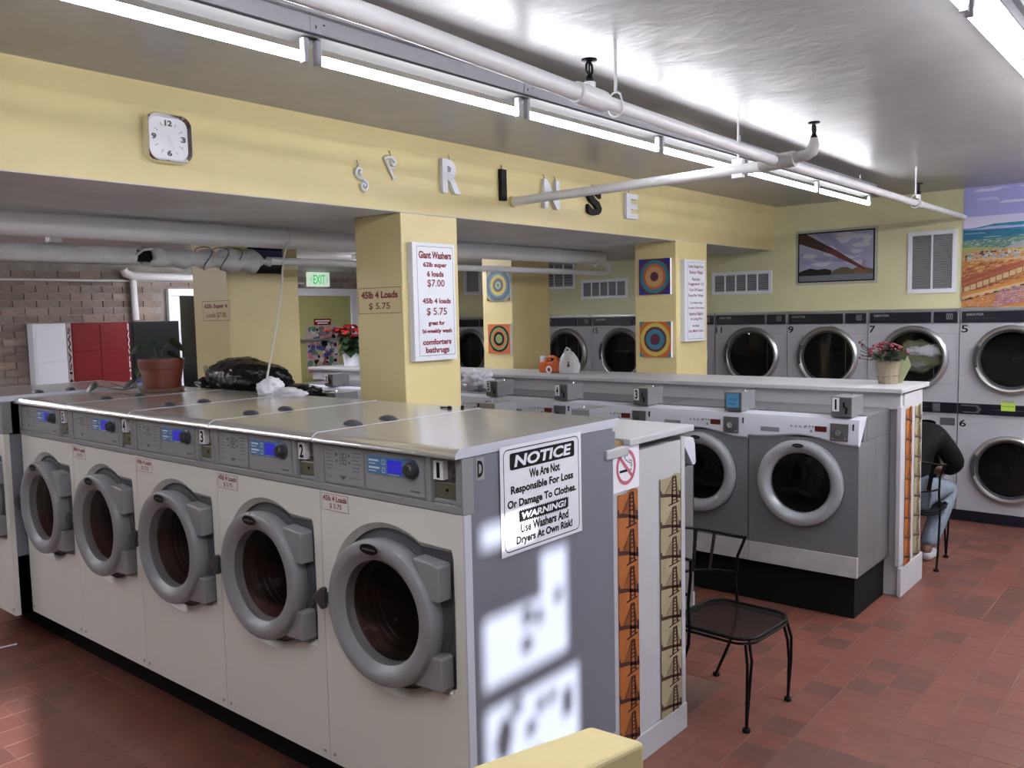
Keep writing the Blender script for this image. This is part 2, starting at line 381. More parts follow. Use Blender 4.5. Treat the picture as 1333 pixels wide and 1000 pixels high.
# brick wall at the far left, each brick its own piece
wl = struct(MB().box(XL - 0.1, XL - 0.012, YF, YW, 0, ZS + .05).build('wall_left', mat('mortar', (0.34, 0.31, 0.28), 0.9, bump=0.4, bscale=30, var=0.4, vscale=5)))
brickm = [mat('brick_%d' % i, c, 0.85, bump=0.5, bscale=35, var=0.35, vscale=12) for i, c in enumerate([(0.29, 0.22, 0.185), (0.23, 0.175, 0.15), (0.34, 0.25, 0.21), (0.27, 0.225, 0.20), (0.38, 0.30, 0.26)])]
bme = []
for bmx in brickm:
    b = MB(); b.box(-0.012, 0.012, -0.103, 0.103, -0.031, 0.031)
    me = b.mesh('brick', bmx); bme.append(me)
rows = int((ZS) / 0.0745)
seen = []; rest = MB()
for r in range(rows):
    z = 0.037 + r * 0.0745
    n = int((YW - YF) / 0.218) + 1
    for c in range(n):
        y = YF + 0.1 + c * 0.218 + (0.109 if r % 2 else 0)
        if y > YW - .1: continue
        if 4.8 < y < 5.85 and z < 2.36: continue
        if 6.35 < y < 7.62 and z < 2.38: continue
        vis = (1.95 < z and 2.95 < y < 5.1) or (z > 1.35 and 2.9 < y < 3.65) or (z > 2.3 and 5.9 < y < 7.9)
        j = (random.uniform(0, .006), random.choice([0, 0, 1, 1, 2, 3, 4]))
        if vis: seen.append((y, z, j))
        else: rest.add([(XL - .024 + j[0] + dx, y + dy, z + dz) for dz in (-.031, .031) for dy in (-.103, .103) for dx in (0, .024)], [(0, 2, 3, 1), (4, 5, 7, 6), (0, 1, 5, 4), (2, 6, 7, 3), (1, 3, 7, 5)], j[1])
for (y, z, j) in seen[:300]:
    o = obj_mesh('brick', bme[j[1]], wl, (XL - .012 + j[0], y, z), (0, random.uniform(-.01, .01), random.uniform(-.02, .02)))
rb = rest.build('brickwork', brickm, wl); rb['kind'] = 'stuff'

# floor tiles
tcol = [(0.185, 0.066, 0.045), (0.175, 0.060, 0.042), (0.198, 0.071, 0.048), (0.150, 0.056, 0.041), (0.125, 0.054, 0.042), (0.180, 0.066, 0.047)]
tmat = [mat('tile_%d' % i, c, 0.40, bump=0.12, bscale=20, var=0.2, vscale=7) for i, c in enumerate(tcol)]
tme = []
for t in tmat:
    b = MB(); h = 0.0835
    b.add([(-h, -h, -.006), (h, -h, -.006), (h, h, -.006), (-h, h, -.006), (-h + .002, -h + .002, 0), (h - .002, -h + .002, 0), (h - .002, h - .002, 0), (-h + .002, h - .002, 0)],
          [(4, 5, 6, 7), (0, 1, 5, 4), (1, 2, 6, 5), (2, 3, 7, 6), (3, 0, 4, 7)]); tme.append(b.mesh('tile', t))
def inview(x, y):
    p = Vector((x, y, 0)) - Vector((0, 0, 2)); d = p.dot(fw)
    if d < 0.3: return None
    px = 666.5 + 1117 * p.dot(rt) / d; py = 500 - 1117 * p.dot(up) / d
    return (px, py, d) if -60 < px < 1400 and 500 < py < 1060 else None
tiles = []
nx = int((XR - XL) / 0.1705); ny = int((YW - YF) / 0.168)
for i in range(-46, 19):
    for k in range(-33, 30):
        x = -1.415 + i * 0.1705; y = 3.86 + k * 0.168
        if not (XL < x < XR and YF < y < YW): continue
        if -6.9 < x < -2.0 and 2.3 < y < 4.15: continue
        if x < -1.85 and 5.6 < y < 6.6: continue
        if y > 8.8: continue
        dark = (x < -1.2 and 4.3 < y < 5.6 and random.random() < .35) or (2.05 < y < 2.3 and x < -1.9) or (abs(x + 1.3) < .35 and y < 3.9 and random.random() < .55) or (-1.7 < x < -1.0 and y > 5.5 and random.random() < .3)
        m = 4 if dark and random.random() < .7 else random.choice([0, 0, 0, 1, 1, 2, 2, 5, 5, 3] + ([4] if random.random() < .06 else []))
        if x < -2.4 and y < 2.4: m = random.choice([1, 1, 3, 0])
        v = inview(x, y)
        front = (x < -2.6 and y < 2.25); aisle = (x > -2.0 and y > 3.2) or (x > -1.9 and y > 2.4)
        score = 0
        if v and (front or aisle): score = 1.0 / (v[2] ** 2) * (1.0 if aisle else 0.9)
        tiles.append((score, x, y, m))
tiles.sort(key=lambda t: -t[0])
trest = MB(); h = 0.0835
for idx, (sc, x, y, m) in enumerate(tiles):
    dz = random.uniform(-.0012, 0)
    if idx < 300 and sc > 0:
        obj_mesh('tile', tme[m], fl, (x, y, dz), (0, 0, random.uniform(-.006, .006)))
    else:
        trest.add([(x - h, y - h, -.006), (x + h, y - h, -.006), (x + h, y + h, -.006), (x - h, y + h, -.006), (x - h + .002, y - h + .002, dz), (x + h - .002, y - h + .002, dz), (x + h - .002, y + h - .002, dz), (x - h + .002, y + h - .002, dz)],
                  [(4, 5, 6, 7), (0, 1, 5, 4), (1, 2, 6, 5), (2, 3, 7, 6), (3, 0, 4, 7)], m)
tr = trest.build('tiling', tmat, fl); tr['kind'] = 'stuff'

# ---------------------------------------------------------------- light fixtures
def fixture(x, y0, y1, segs, label, rods=()):
    t = thing('strip_light', label, 'light', (x, (y0 + y1) / 2, 2.85), group=None)
    oy = (y0 + y1) / 2
    b = MB(); b.box(-.035, .035, y0 - oy, y1 - oy, 0.0705, 0.125)
    b.box(-.055, .055, y0 - oy, y1 - oy, 0.125, 0.15)
    b.build('channel', fixw, t, bevel=.003)
    rf = MB(); rf.prism([(-.050, .060), (-.033, .070), (.033, .070), (.050, .060), (.048, .056), (.030, .064), (-.030, .064), (-.048, .056)], y0 - oy, y1 - oy, 'y')
    rf.build('reflector', reflw, t, smooth=40)
    for i, (a, c) in enumerate(segs):
        a -= oy; c -= oy
        tb = MB(); tb.lathe([(.004, a), (.013, a), (.016, a + .012), (.016, c - .012), (.013, c), (.004, c)], (0, 0, 0), 'y', 16, close=True)
        tb.build('tube', tubem, t, smooth=50)
        for e, sgn in ((a, -1), (c, 1)):
            MB().box(-.012, .012, min(e, e + sgn * .02), max(e, e + sgn * .02), -.02, .06).build('socket', fixw, t, bevel=.003)
        jp = MB(); jp.box(.034, .0375, c + .01, c + .10, .072, .12); jp.box(.0375, .039, c + .03, c + .034, .085, .095, 1); jp.box(.0375, .039, c + .06, c + .068, .10, .104, 1)
        jp.build('joint_plate', [fixw, black], t)
    hg = MB()
    for yy in rods: hg.tube([(0, yy - oy, .15), (0, yy - oy, ZC - 2.85)], .006, 8)
    if rods: hg.build('hanger_rod', pipew, t, smooth=50)
    return t
fixture(-2.35, -0.4, 7.45, [(-0.35, 0.66), (0.72, 1.768), (1.84, 2.86), (2.94, 4.01), (4.07, 5.03), (5.10, 6.25), (6.30, 7.42)], 'long white fluorescent strip light with a row of lit tubes running above the washers', rods=(-.2, 2.4, 5.0, 7.2))
fixture(-0.62, 0.2, 8.3, [(0.62, 1.66), (1.72, 2.76), (2.84, 3.9), (3.98, 5.1), (5.17, 6.3), (6.37, 7.2), (7.27, 8.25)], 'fluorescent strip light cut off at the upper right corner, over the aisle', rods=(.6, 3.0, 5.3, 7.8))  # tubes beyond the picture's right edge added to light the far end
# fill lamps added out of view, on both ceilings, to brighten walls and machines
def fill_fix(x, y0, y1, z, label, rz=0):
    t = thing('strip_light', label, 'light', (x, (y0 + y1) / 2, z), (0, 0, rz)); h_ = (y1 - y0) / 2
    MB().box(-.09, .09, -h_, h_, .035, .085).build('channel', fixw, t)
    for dx in (-.045, .045):
        tb = MB().lathe([(.004, -h_ + .02), (.018, -h_ + .03), (.018, h_ - .03), (.004, h_ - .02)], (dx, 0, 0), 'y', 12, close=True).build('tube', tubem, t, smooth=50)
    return t
fill_fix(-8.2, -1.3, 2.3, ZS - .087, 'added fill light, unseen twin tube along the brick wall')
fill_fix(-6.5, 5.45, 6.6, ZS - .087, 'added fill light, twin tube hidden behind the nearest yellow pillar')
fill_fix(-7.6, 4.4, 5.4, ZS - .087, 'added fill light, twin tube hidden behind the pillar by the brick wall')
fill_fix(-8.1, 4.75, 5.85, ZS - .087, 'added fill light, unseen twin tube beside the glass door')
fill_fix(-0.28, 3.9, 8.4, ZC - .087, 'added fill light, unseen twin tube over the aisle, nearer the mural')
fill_fix(.45, 3.6, 8.4, ZC - .087, 'added fill light, unseen twin tube nearest the added blind')
ly = fill_fix(0, -.62, .62, ZC - .087, 'added fill light, unseen twin tube crosswise close to the mural wall', R(90)); ly.location = (.14, 7.7, ZC - .2)
lx = fill_fix(0, -.62, .62, ZC - .087, 'added fill light, unseen twin tube crosswise over the aisle', R(90)); lx.location = (.14, 6.2, ZC - .2)
fill_fix(-1.3, -1.4, 1.2, ZC - .087, 'added fill light, unseen twin tube on the ceiling above the camera')
fill_fix(-5.7, -1.4, .8, ZS - .087, 'added fill light, unseen twin tube near the beam, out of the picture')
# ---------------------------------------------------------------- sprinkler pipes
def sprinkler(parent, x, y, z, s=1.0):
    b = MB(); b.lathe([(.016, 0), (.018, .012), (.013, .02), (.010, .03)], (x, y, z), 'z', 12, close=True)
    for sg in (-1, 1): b.tube([(x, y + sg * .008, z + .025), (x, y + sg * .02, z + .045), (x, y + sg * .018, z + .065), (x, y + sg * .004, z + .078)], .005, 6)
    b.tube([(x, y, z + .02), (x, y, z + .08)], .004, 6)
    b.lathe([(.006, .076), (.030, .080), (.030, .086), (.006, .09)], (x, y, z), 'z', 14, close=True)
    return b.build('sprinkler_head', iron, parent, smooth=40)
mp = thing('ceiling_pipe', 'long white sprinkler pipe hung beside the strip light down to the green wall', 'pipe', (-1.9, 1.0, 2.8))
pts = [(-1.9, -1.5, 2.87), (-1.9, 1.7, 2.848), (-1.9, 2.72, 2.814), (-1.9, 4.45, 2.783), (-1.9, 7.0, 2.783), (-1.92, 8.77, 2.795)]
def L(p, o): return tuple(p[i] - o[i] for i in range(3))
mo = (-1.9, 1.0, 2.8)
MB().tube([L(p, mo) for p in pts[:3]], .031, 16).build('pipe_run', pipew, mp, smooth=50)
MB().tube([L(p, mo) for p in pts[2:]], [.027, .027, .024, .021], 16).build('pipe_run', pipew, mp, smooth=50)
tee = MB(); tee.tube([L((-1.9, 2.66, 2.816), mo), L((-1.9, 2.84, 2.811), mo)], .040, 16); tee.tube([L((-1.9, 2.75, 2.81), mo), L((-1.9, 2.75, 2.868), mo)], .024, 12)
tee.build('tee_fitting', pipew, mp, smooth=45, bevel=.004)
sprinkler(mp, *L((-1.9, 2.75, 2.866), mo))
tee2 = MB(); tee2.tube([L((-1.9, 7.14, 2.785), mo), L((-1.91, 7.26, 2.786), mo)], .030, 14); tee2.tube([L((-1.905, 7.2, 2.78), mo), L((-1.905, 7.2, 2.86), mo)], .016, 12)
tee2.build('tee_fitting', pipew, mp, smooth=45)
MB().lathe([(.027, -.006), (.034, -.006), (.034, .006), (.027, .006)], L((-1.9, 7.12, 2.785), mo), 'y', 16).build('collar', iron, mp, smooth=40)
sprinkler(mp, *L((-1.905, 7.2, 2.855), mo))
for (x, y, zb) in ((-1.835, 2.93, 2.85), (-1.91, 7.10, 2.83)):
    h = MB(); h.tube([L((-1.9, y, zb + .01), mo), L((-1.9, y, ZC), mo)], .0065, 8)
    h.tube([L((-1.9 + .034 * math.cos(a), y, zb - .045 + .038 * math.sin(a) + (.02 if math.sin(a) > .5 else 0)), mo) for a in [PI / 2 + 2 * PI * k / 18 for k in range(19)]], .0045, 6)
    h.build('hanger', pipew, mp, smooth=50)
bp_ = thing('branch_pipe', 'short white pipe crossing from the yellow beam to the ceiling pipe', 'pipe', (-2.8, 4.49, 2.76))
bo = (-2.8, 4.49, 2.76)
MB().tube([L(p, bo) for p in ((XB, 4.49, 2.752), (-3.0, 4.49, 2.757), (-2.12, 4.49, 2.765), (-1.95, 4.49, 2.765))], .029, 16).build('pipe_run', pipew, bp_, smooth=50)
MB().lathe([(.031, -.012), (.037, -.012), (.037, .012), (.031, .012)], L((XB + .014, 4.49, 2.752), bo), 'x', 16, close=True).build('wall_collar', yellow, bp_, smooth=40)
cr = MB(); cr.tube([L((-1.99, 4.49, 2.775), bo), L((-1.80, 4.49, 2.785), bo)], .042, 16); cr.tube([L((-1.81, 4.49, 2.785), bo), L((-1.775, 4.49, 2.79), bo)], .028, 14)
cr.tube([L((-1.80, 4.49, 2.79), bo), L((-1.735, 4.49, 2.795), bo), L((-1.71, 4.49, 2.81), bo), L((-1.70, 4.49, 2.84), bo), L((-1.70, 4.49, 2.875), bo)], [.026, .030, .032, .028, .020], 14)
cr.build('cross_fitting', offwhite, bp_, smooth=50)
sprinkler(bp_, *L((-1.70, 4.49, 2.87), bo))
h = MB(); h.tube([L((-2.12, 4.49, 2.80), bo), L((-2.12, 4.49, ZC), bo)], .006, 8); h.box(-2.15 + 2.8, -2.09 + 2.8, -.018, .018, -.04, .062)
h.build('hanger', pipew, bp_)
# pipes under the low ceiling
lp = thing('ceiling_pipe', 'thick white pipe along the low ceiling behind the yellow pillars', 'pipe', (-4.9, 3, 2.53))
MB().tube([(0, -4.5, -.005), (0, 4.25, .01)], .066, 20).build('pipe_run', pipew, lp, smooth=50)
c = MB()
for y in (-2.0, 0.5, 4.15): c.lathe([(.067, -.02), (.072, -.02), (.072, .02), (.067, .02)], (0, y, 0.005), 'y', 20, close=True)
c.build('pipe_band', pipew, lp, smooth=40)
c = MB(); c.tube([(0, 4.15, .0), (0, 4.15, -.08)], .012, 8); c.box(-.01, .01, 4.12, 4.18, .04, .075); c.build('bracket', pipew, lp)
sp = thing('lagged_pipe', 'grey lagged pipe with torn wrapping below the thick white pipe', 'pipe', (-5.1, 3, 2.40))
MB().tube([(0, -4.5, -.02), (0, -.46, .0)], .052, 20).build('lagging', pipeg, sp, smooth=50)
wr_ = MB(); ys = [-.36 + k * .045 for k in range(20)]
wr_.tube([(0, y, -.005 + .006 * math.sin(k * 2.3)) for k, y in enumerate(ys)], [.055 + .012 * math.sin(k * 1.7) + (.018 if 10 < k < 17 else 0) - (.03 if k > 17 else 0) for k in range(20)], 16)
wr_.build('torn_wrapping', pipeg, sp, smooth=60)
tn = MB()
for k in range(6):
    a = k * 1.1; tn.tube([(.055 * math.cos(a), -.47 + .02 * k, .055 * math.sin(a)), (.07 * math.cos(a + .5), -.43 + .015 * k, .065 * math.sin(a + .5)), (.05 * math.cos(a + 1), -.36, .05 * math.sin(a + 1))], .009, 5)
tn.build('torn_strips', pipeg, sp, smooth=40)
MB().tube([(0, -.48, .0), (0, -.34, .0)], .035, 12).build('bare_pipe', blackrub, sp, smooth=50)
wi = MB()
for y in (.0, .12, .22): wi.tube([(.075 * math.cos(a), y + .03 * math.sin(2 * a), .075 * math.sin(a)) for a in [2 * PI * k / 14 for k in range(15)]], .003, 5)
wi.build('binding_wire', darkgray, sp)
MB().tube([(0, .48, 0), (0, 4.60, 0.01), (0, 4.66, .02), (0, 4.68, .06), (0, 4.68, .12)], .027, 14).build('thin_run', pipew, sp, smooth=50)
mk = MB().box(-.03, .03, -.95, -.88, .055, .13).build('junction_box', pipew, sp, bevel=.006)
# wall pipes by the brick
wp = thing('wall_pipe', 'white pipe running down the brick wall behind the lockers', 'pipe', (XL + .06, 4.53, 2.0))
MB().tube([(0, -.05, .52), (0, -.05, .45), (0, -.04, .02)], .034, 14).build('pipe_run', pipew, wp, smooth=50)
MB().tube([(.02, -.16, .56), (.02, -.14, .52), (.02, -.06, .49), (.02, .7, .485)], .045, 14).build('elbow_run', pipew, wp, smooth=50)
cd = tag(MB().tube([(XL + .015, -1, 2.432), (XL + .015, 3.2, 2.436), (XL + .015, 6.72, 2.445)], .011, 8).build('conduit', pipew, smooth=50), 'thin grey conduit running level along the brick wall', 'conduit')

# ---------------------------------------------------------------- big front-loading washers
def polyhole(mb, x0, x1, z0, z1, cx, cz, rfun, y, depth, m=None, n=96, cham=0.0):
    angs = [2 * PI * i / n for i in range(n)] + [math.atan2(z - cz, x - cx) % (2 * PI) for x in (x0, x1) for z in (z0, z1)]
    angs = sorted(set(round(a, 6) for a in angs)); N = len(angs); v = []
    for a in angs:
        c, s = math.cos(a), math.sin(a)
        t = min([(x1 - cx) / c if c > 1e-9 else 1e9, (x0 - cx) / c if c < -1e-9 else 1e9, (z1 - cz) / s if s > 1e-9 else 1e9, (z0 - cz) / s if s < -1e-9 else 1e9])
        r = rfun(a); ro = r + cham; v.append(((cx + t * c), y, (cz + t * s))); v.append((cx + ro * c, y, cz + ro * s)); v.append((cx + r * c * .985, y + depth, cz + r * s * .985))
    f = []
    for i in range(N):
        j = (i + 1) % N
        f.append((3 * i, 3 * i + 1, 3 * j + 1, 3 * j)); f.append((3 * i + 1, 3 * i + 2, 3 * j + 2, 3 * j + 1))
    mb.add(v, f, m)
def wellr(a):
    c, s = math.cos(a), math.sin(a); r = .302
    # hinge bay on the right side
    bx, zt, zb = .305, .262, -.232
    if c > 0:
        t = min(bx / c, (zt / s if s > 1e-9 else 1e9), (zb / s if s < -1e-9 else 1e9))
        # rounded shoulder
        if t > r:
            k = .40
            r = max(r, min(t, k))
    return r
AW = 0.742
def make_giant(label, number, price=True, caps=True, sidep=False):
    t = thing('washing_machine', label, 'washer', (0, 0, 0), group='large cream front-loading washers')
    cx, cz = .371, .705
    b = MB(); polyhole(b, 0.002, AW - .002, 0, 1.106, cx, cz, wellr, 0, .022, cham=.020)
    b.box(.002, .02, 0.001, .03, 0, 1.106); b.box(AW - .02, AW - .002, 0.001, .03, 0, 1.106)
    b.build('front_panel', creampanel, t, smooth=30)
    # inside of the recess
    w = MB(); A_ = [2 * PI * i / 72 for i in range(72)]
    w.add([(cx + wellr(a) * 1.03 * math.cos(a), .03, cz + wellr(a) * 1.03 * math.sin(a)) for a in A_] + [(cx + .188 * math.cos(a), .03, cz + .188 * math.sin(a)) for a in A_], [(i, (i + 1) % 72, 72 + (i + 1) % 72, 72 + i) for i in range(72)])
    for k in (1, 2): w.lathe([(.30 - .012 * k, .03), (.296 - .012 * k, .03 - .012 * k), (.286 - .012 * k, .03 - .012 * k), (.28 - .012 * k, .03)], (cx, 0, cz), 'y', 48)
    w.build('door_recess', midgray, t, smooth=30)
    bd = MB(); bd.box(.004, AW - .004, .36, .93, 0, 1.28); bd.box(.004, .02, .03, .36, 0, 1.28); bd.box(AW - .02, AW - .004, .03, .36, 0, 1.28)
    bd.box(.004, AW - .004, .03, .36, 1.1, 1.28); bd.box(.004, AW - .004, .03, .36, 0, .36)
    bd.build('cabinet', sidemet, t)
    sc = MB()
    for x in (.03, AW - .03): sc.lathe([(.007, -.004), (.007, .001)], (x, 0, .035), 'y', 10, close=True)
    sc.build('screws', satin, t)
    # drum
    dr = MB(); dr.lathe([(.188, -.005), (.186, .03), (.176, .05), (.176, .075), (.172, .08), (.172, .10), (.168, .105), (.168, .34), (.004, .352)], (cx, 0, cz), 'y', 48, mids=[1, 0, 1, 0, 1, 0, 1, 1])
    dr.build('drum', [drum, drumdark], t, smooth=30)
    # door
    d = MB(); d.lathe([(.252, .028), (.266, .0), (.271, -.03), (.270, -.052), (.264, -.064), (.252, -.070), (.232, -.070), (.222, -.067), (.200, -.050), (.193, -.044), (.191, -.03), (.190, .0)], (cx, 0, cz), 'y', 72)
    door = d.build('door', ringgray, t, smooth=35)
    gl = MB(); gl.lathe([(.194, -.040), (.15, -.048), (.08, -.054), (.003, -.056)], (cx, 0, cz), 'y', 48)
    gl.build('door_glass', glass, door, smooth=60)
    g2 = MB(); g2.lathe([(.186, -.002), (.180, .010), (.172, .03), (.176, .036), (.168, .045), (.160, .075), (.163, .080), (.156, .088), (.150, .12), (.11, .145), (.003, .155)], (cx, 0, cz), 'y', 48)
    g2.build('glass_bowl', bowlglass, door, smooth=60)
    hb = MB(); hb.prism([(cx + .17, cz + .235), (cx + .285, cz + .225), (cx + .292, cz + .215), (cx + .292, cz + .095), (cx + .255, cz + .095), (cx + .20, cz + .17)], -.045, .02, 'y')
    hb.build('hinge_block', ringgray, door, bevel=.006)
    hb = MB(); hb.prism([(cx + .225, cz - .105), (cx + .285, cz - .100), (cx + .292, cz - .11), (cx + .292, cz - .22), (cx + .17, cz - .225), (cx + .14, cz - .215), (cx + .21, cz - .17)], -.045, .02, 'y')
    hb.build('hinge_block', ringgray, door, bevel=.006)
    bg_ = MB(); bg_.ell(0, 0, .052, .022, .0, 0); bg_.ell(0, 0, .048, .019, .0008, 1); bg_.rect(-.034, -.003, .034, .003, .0016, 2)
    bo_ = FB(); bo_.v, bo_.f, bo_.m = bg_.v, bg_.f, bg_.m
    bo_.build('badge', [satin, black, inkgray], door, loc=(cx - .015, -.0755, cz + .238), rot=(R(90) , 0, 0))
    hn = MB(); hn.prism([(-.058, .0), (-.052, .010), (-.012, .043), (.004, .040), (.004, -.040), (-.012, -.045), (-.052, -.012)], -.028, .0, 'y')
    hn.prism([(-.01, .02), (.03, .015), (.03, -.02), (-.01, -.02)], -.014, .03, 'y')
    hn.build('handle', darkgray, door, bevel=.010, loc=(cx - .285, -.05, cz + .0), bseg=3)
    # control panel
    cp = MB(); cp.box(0, AW, -.004, .05, 1.108, 1.135); cp.box(0, .032, -.004, .05, 1.135, 1.298); cp.box(AW - .028, AW, -.004, .05, 1.135, 1.298)
    cp.box(.577, .60, -.004, .05, 1.135, 1.298); cp.box(.032, .577, -.004, .05, 1.292, 1.298); cp.box(.60, AW - .028, -.004, .05, 1.288, 1.298)
    cp.box(.032, .577, .0, .05, 1.135, 1.292); cp.box(.60, AW - .028, .035, .05, 1.135, 1.288); cp.box(.60, AW - .028, .01, .036, 1.135, 1.150)
    panel = cp.build('control_panel', graypanel, t, bevel=.003)
    fr = FB(); fr.frame(.042, 1.142, .262, 1.286, .0025, 0, 0); fr.frame(.270, 1.142, .570, 1.286, .0025, 0, 0)
    fr.rect(.045, 1.145, .2595, 1.2835, .0002, 1); fr.rect(.273, 1.145, .5675, 1.2835, .0002, 1)
    fr.build('print_frame', [satin, graylight], panel, loc=(0, -.0015, 0), rot=FY)
    pr = FB()
    for i in range(2):
        for j in range(2):
            pr.frame(.128 + .02 * i, 1.232 + .024 * j - .012, .146 + .02 * i, 1.252 + .024 * j - .012, .003)
    pr.ell(.108, 1.256, .007); pr.ell(.18, 1.256, .005); pr.ell(.11, 1.23, .005); pr.ell(.182, 1.23, .005)
    for i in range(6):
        pr.rect(.052, 1.268 - .014 * i, .092 - .006 * (i % 3), 1.2705 - .014 * i); pr.rect(.20, 1.268 - .014 * i, .25 - .008 * (i % 3), 1.2705 - .014 * i)
    for a in range(0, 12): pr.rect(.145 + .018 * math.cos(a * PI / 6) - .0012, 1.185 + .016 * math.sin(a * PI / 6) - .0012, .145 + .018 * math.cos(a * PI / 6) + .0012, 1.185 + .016 * math.sin(a * PI / 6) + .0012)
    pr.poly([(.125, 1.176), (.165, 1.176), (.145, 1.160)]); pr.rect(.055, 1.172, .085, 1.174); pr.rect(.055, 1.166, .08, 1.168); pr.rect(.175, 1.172, .24, 1.174); pr.rect(.50, 1.158, .548, 1.164)
    pr.build('printing', inkgray, panel, loc=(0, -.0025, 0), rot=FY)
    bl = MB(); bl.prism([(.288, 1.207), (.282, 1.213), (.282, 1.264), (.288, 1.270), (.48, 1.272), (.49, 1.278), (.52, 1.277), (.540, 1.262), (.546, 1.24), (.540, 1.218), (.52, 1.204), (.50, 1.203), (.485, 1.207)], -.005, .0, 'y')
    bl.build('display_label', blue, panel)
    ls = FB()
    ls.rect(.292, 1.252, .345, 1.259); ls.rect(.292, 1.242, .33, 1.245); ls.rect(.292, 1.225, .35, 1.232); ls.rect(.292, 1.215, .33, 1.218)
    ls.frame(.362, 1.243, .378, 1.262, .002); ls.frame(.362, 1.213, .378, 1.232, .002); ls.rect(.395, 1.2095, .45, 1.2115)
    ls.build('label_print', inkwhite, panel, loc=(0, -.0056, 0), rot=FY)
    MB().box(.392, .462, -.0075, -.004, 1.2155, 1.2635).build('display', lcd, panel)
    dl = MB(); dl.lathe([(.0, -.034), (.018, -.034), (.024, -.028), (.027, -.010), (.034, -.007), (.034, -.004)], (.512, 0, 1.240), 'y', 28)
    dl.box(.508, .516, -.037, -.030, 1.222, 1.258)
    dl.build('dial', darkgray, panel, smooth=35)
    # coin unit
    cu = MB(); cu.box(.604, .705, .028, .036, 1.212, 1.284); cu.build('coin_plate', coinface, panel)
    if number: MB().box(.606, .651, .004, .028, 1.216, 1.282).build('number_plate', paper, panel)
    if number: text(panel, number, inkblack, .616 if number != '1' else .622, 1.222, .642 if number != '1' else .637, 1.276, .0028, bold=.03, base='FY', name='number')
    lk = MB(); lk.lathe([(.008, -.0), (.008, .014)], (.683, .012, 1.247), 'y', 12, close=True); lk.box(.678, .688, .006, .028, 1.222, 1.228); lk.build('lock', chrome, panel, smooth=40)
    cb = MB(); cb.box(.606, .708, .012, .034, 1.152, 1.208); cb.build('coin_drawer', brass, panel, bevel=.003)
    MB().lathe([(.006, 0), (.006, .004)], (.662, .010, 1.182), 'y', 10, close=True).build('keyhole', black, panel)
    if price:
        pl_ = thing_part('price_label', t)
        MB().box(.010, .168, -.0015, .0005, 1.030, 1.100).build('sticker', creampanel, pl_)
        f_ = FB(); f_.frame(.012, 1.032, .166, 1.098, .0016); f_.build('border', inkred, pl_, loc=(0, -.002, 0), rot=FY)
        text(pl_, '45lb 4 Loads', inkred, .020, 1.069, .158, 1.091, -.0022, bold=.03, base='FY'); text(pl_, '$ 5.75', inkred, .058, 1.040, .128, 1.061, -.0022, bold=.02, base='FY')
    # steel top with a rounded nose
    pf = [(.0, 1.298)] + [(-.030 + .034 - .034 * math.cos(a) - .0, 1.298 + .0 + .034 * math.sin(a)) for a in [PI / 2 * k / 7 for k in range(8)]] + [(.95, 1.332), (.95, 1.298)]
    pf = [(-.030, 1.300)] + [(.006 - .036 * math.cos(a), 1.300 + .032 * math.sin(a)) for a in [PI / 2 * k / 8 for k in range(9)]] + [(.95, 1.334), (.95, 1.300)]
    tp = MB(); tp.prism(pf, .0015, AW - .0015, 'x'); tp.build('steel_top', steel, t, smooth=35)
    for x in (0.0, AW - .0035): MB().prism([(p[0] - .001 if p[0] < .1 else p[0], p[1] + (.001 if p[1] > 1.31 else 0)) for p in pf], x, x + .0035, 'x').build('edge_strip', washwhite, t, smooth=35)
    if caps:
        for yy in (.235, .43):
            c_ = MB(); c_.lathe([(1.0, 0), (.9, .35), (.7, .68), (.4, .92), (.003, 1.0)], (0, 0, 0), 'z', 24)
            for i, v in enumerate(c_.v): c_.v[i] = (v[0] * .062, v[1] * .034, v[2] * .017)
            c_.build('vent_cap', darkcap, t, smooth=60, loc=(.672, yy, 1.334), rot=(0, 0, R(-14)))
    return t
def thing_part(name, parent):
    o = bpy.data.objects.new(name, None); COL.objects.link(o); o.parent = parent; return o
ZB = .224
bounds = [-1.95, -2.722, -3.467, -4.215, -4.945, -5.66]
glabels = ['cream front-loading washer number 1, nearest, with the notice on its grey side',
           'cream front-loading washer number 2, second from the notice sign',
           'cream front-loading washer number 3, between washers 2 and 4',
           'cream front-loading washer number 4, fourth from the notice sign',
           'cream front-loading washer under the potted plant, beside the taller washer']
giants = []
for k in range(5):
    g = make_giant(glabels[k], str(k + 1), price=(k < 4), caps=(k > 0))
    x1, x0 = bounds[k], bounds[k + 1]
    g.location = (x0, 2.05, ZB); g.scale = ((x1 - x0) / AW, 1, 1)
    giants.append(g)
g = make_giant('taller cream washer at the left edge, standing forward of the others', '', price=False, caps=True)
g.location = (-5.664 - .80, 1.955, ZB - .01); g.scale = (.80 / AW, 1.02, 1.018)
# side of washer 1: sheet, edge strip, letter D
s1 = giants[0]
sd = MB().box(AW - .0035, AW + .002, .034, .90, 0, 1.298).build('side_sheet', sidemet, s1)
MB().box(AW - .004, AW + .0035, -.001, .034, 0, 1.106).build('corner_strip', washwhite, s1)
MB().box(AW - .004, AW + .003, -.004, .05, 1.108, 1.298).build('corner_strip', graypanel, s1)
dp = MB().box(AW + .002, AW + .003, .066, .106, 1.215, 1.292).build('letter_plate', graylight, s1)
text(dp, 'D', inkblack, .071, 1.225, .100, 1.282, AW + .0034, bold=.04, base='FX', name='letter')
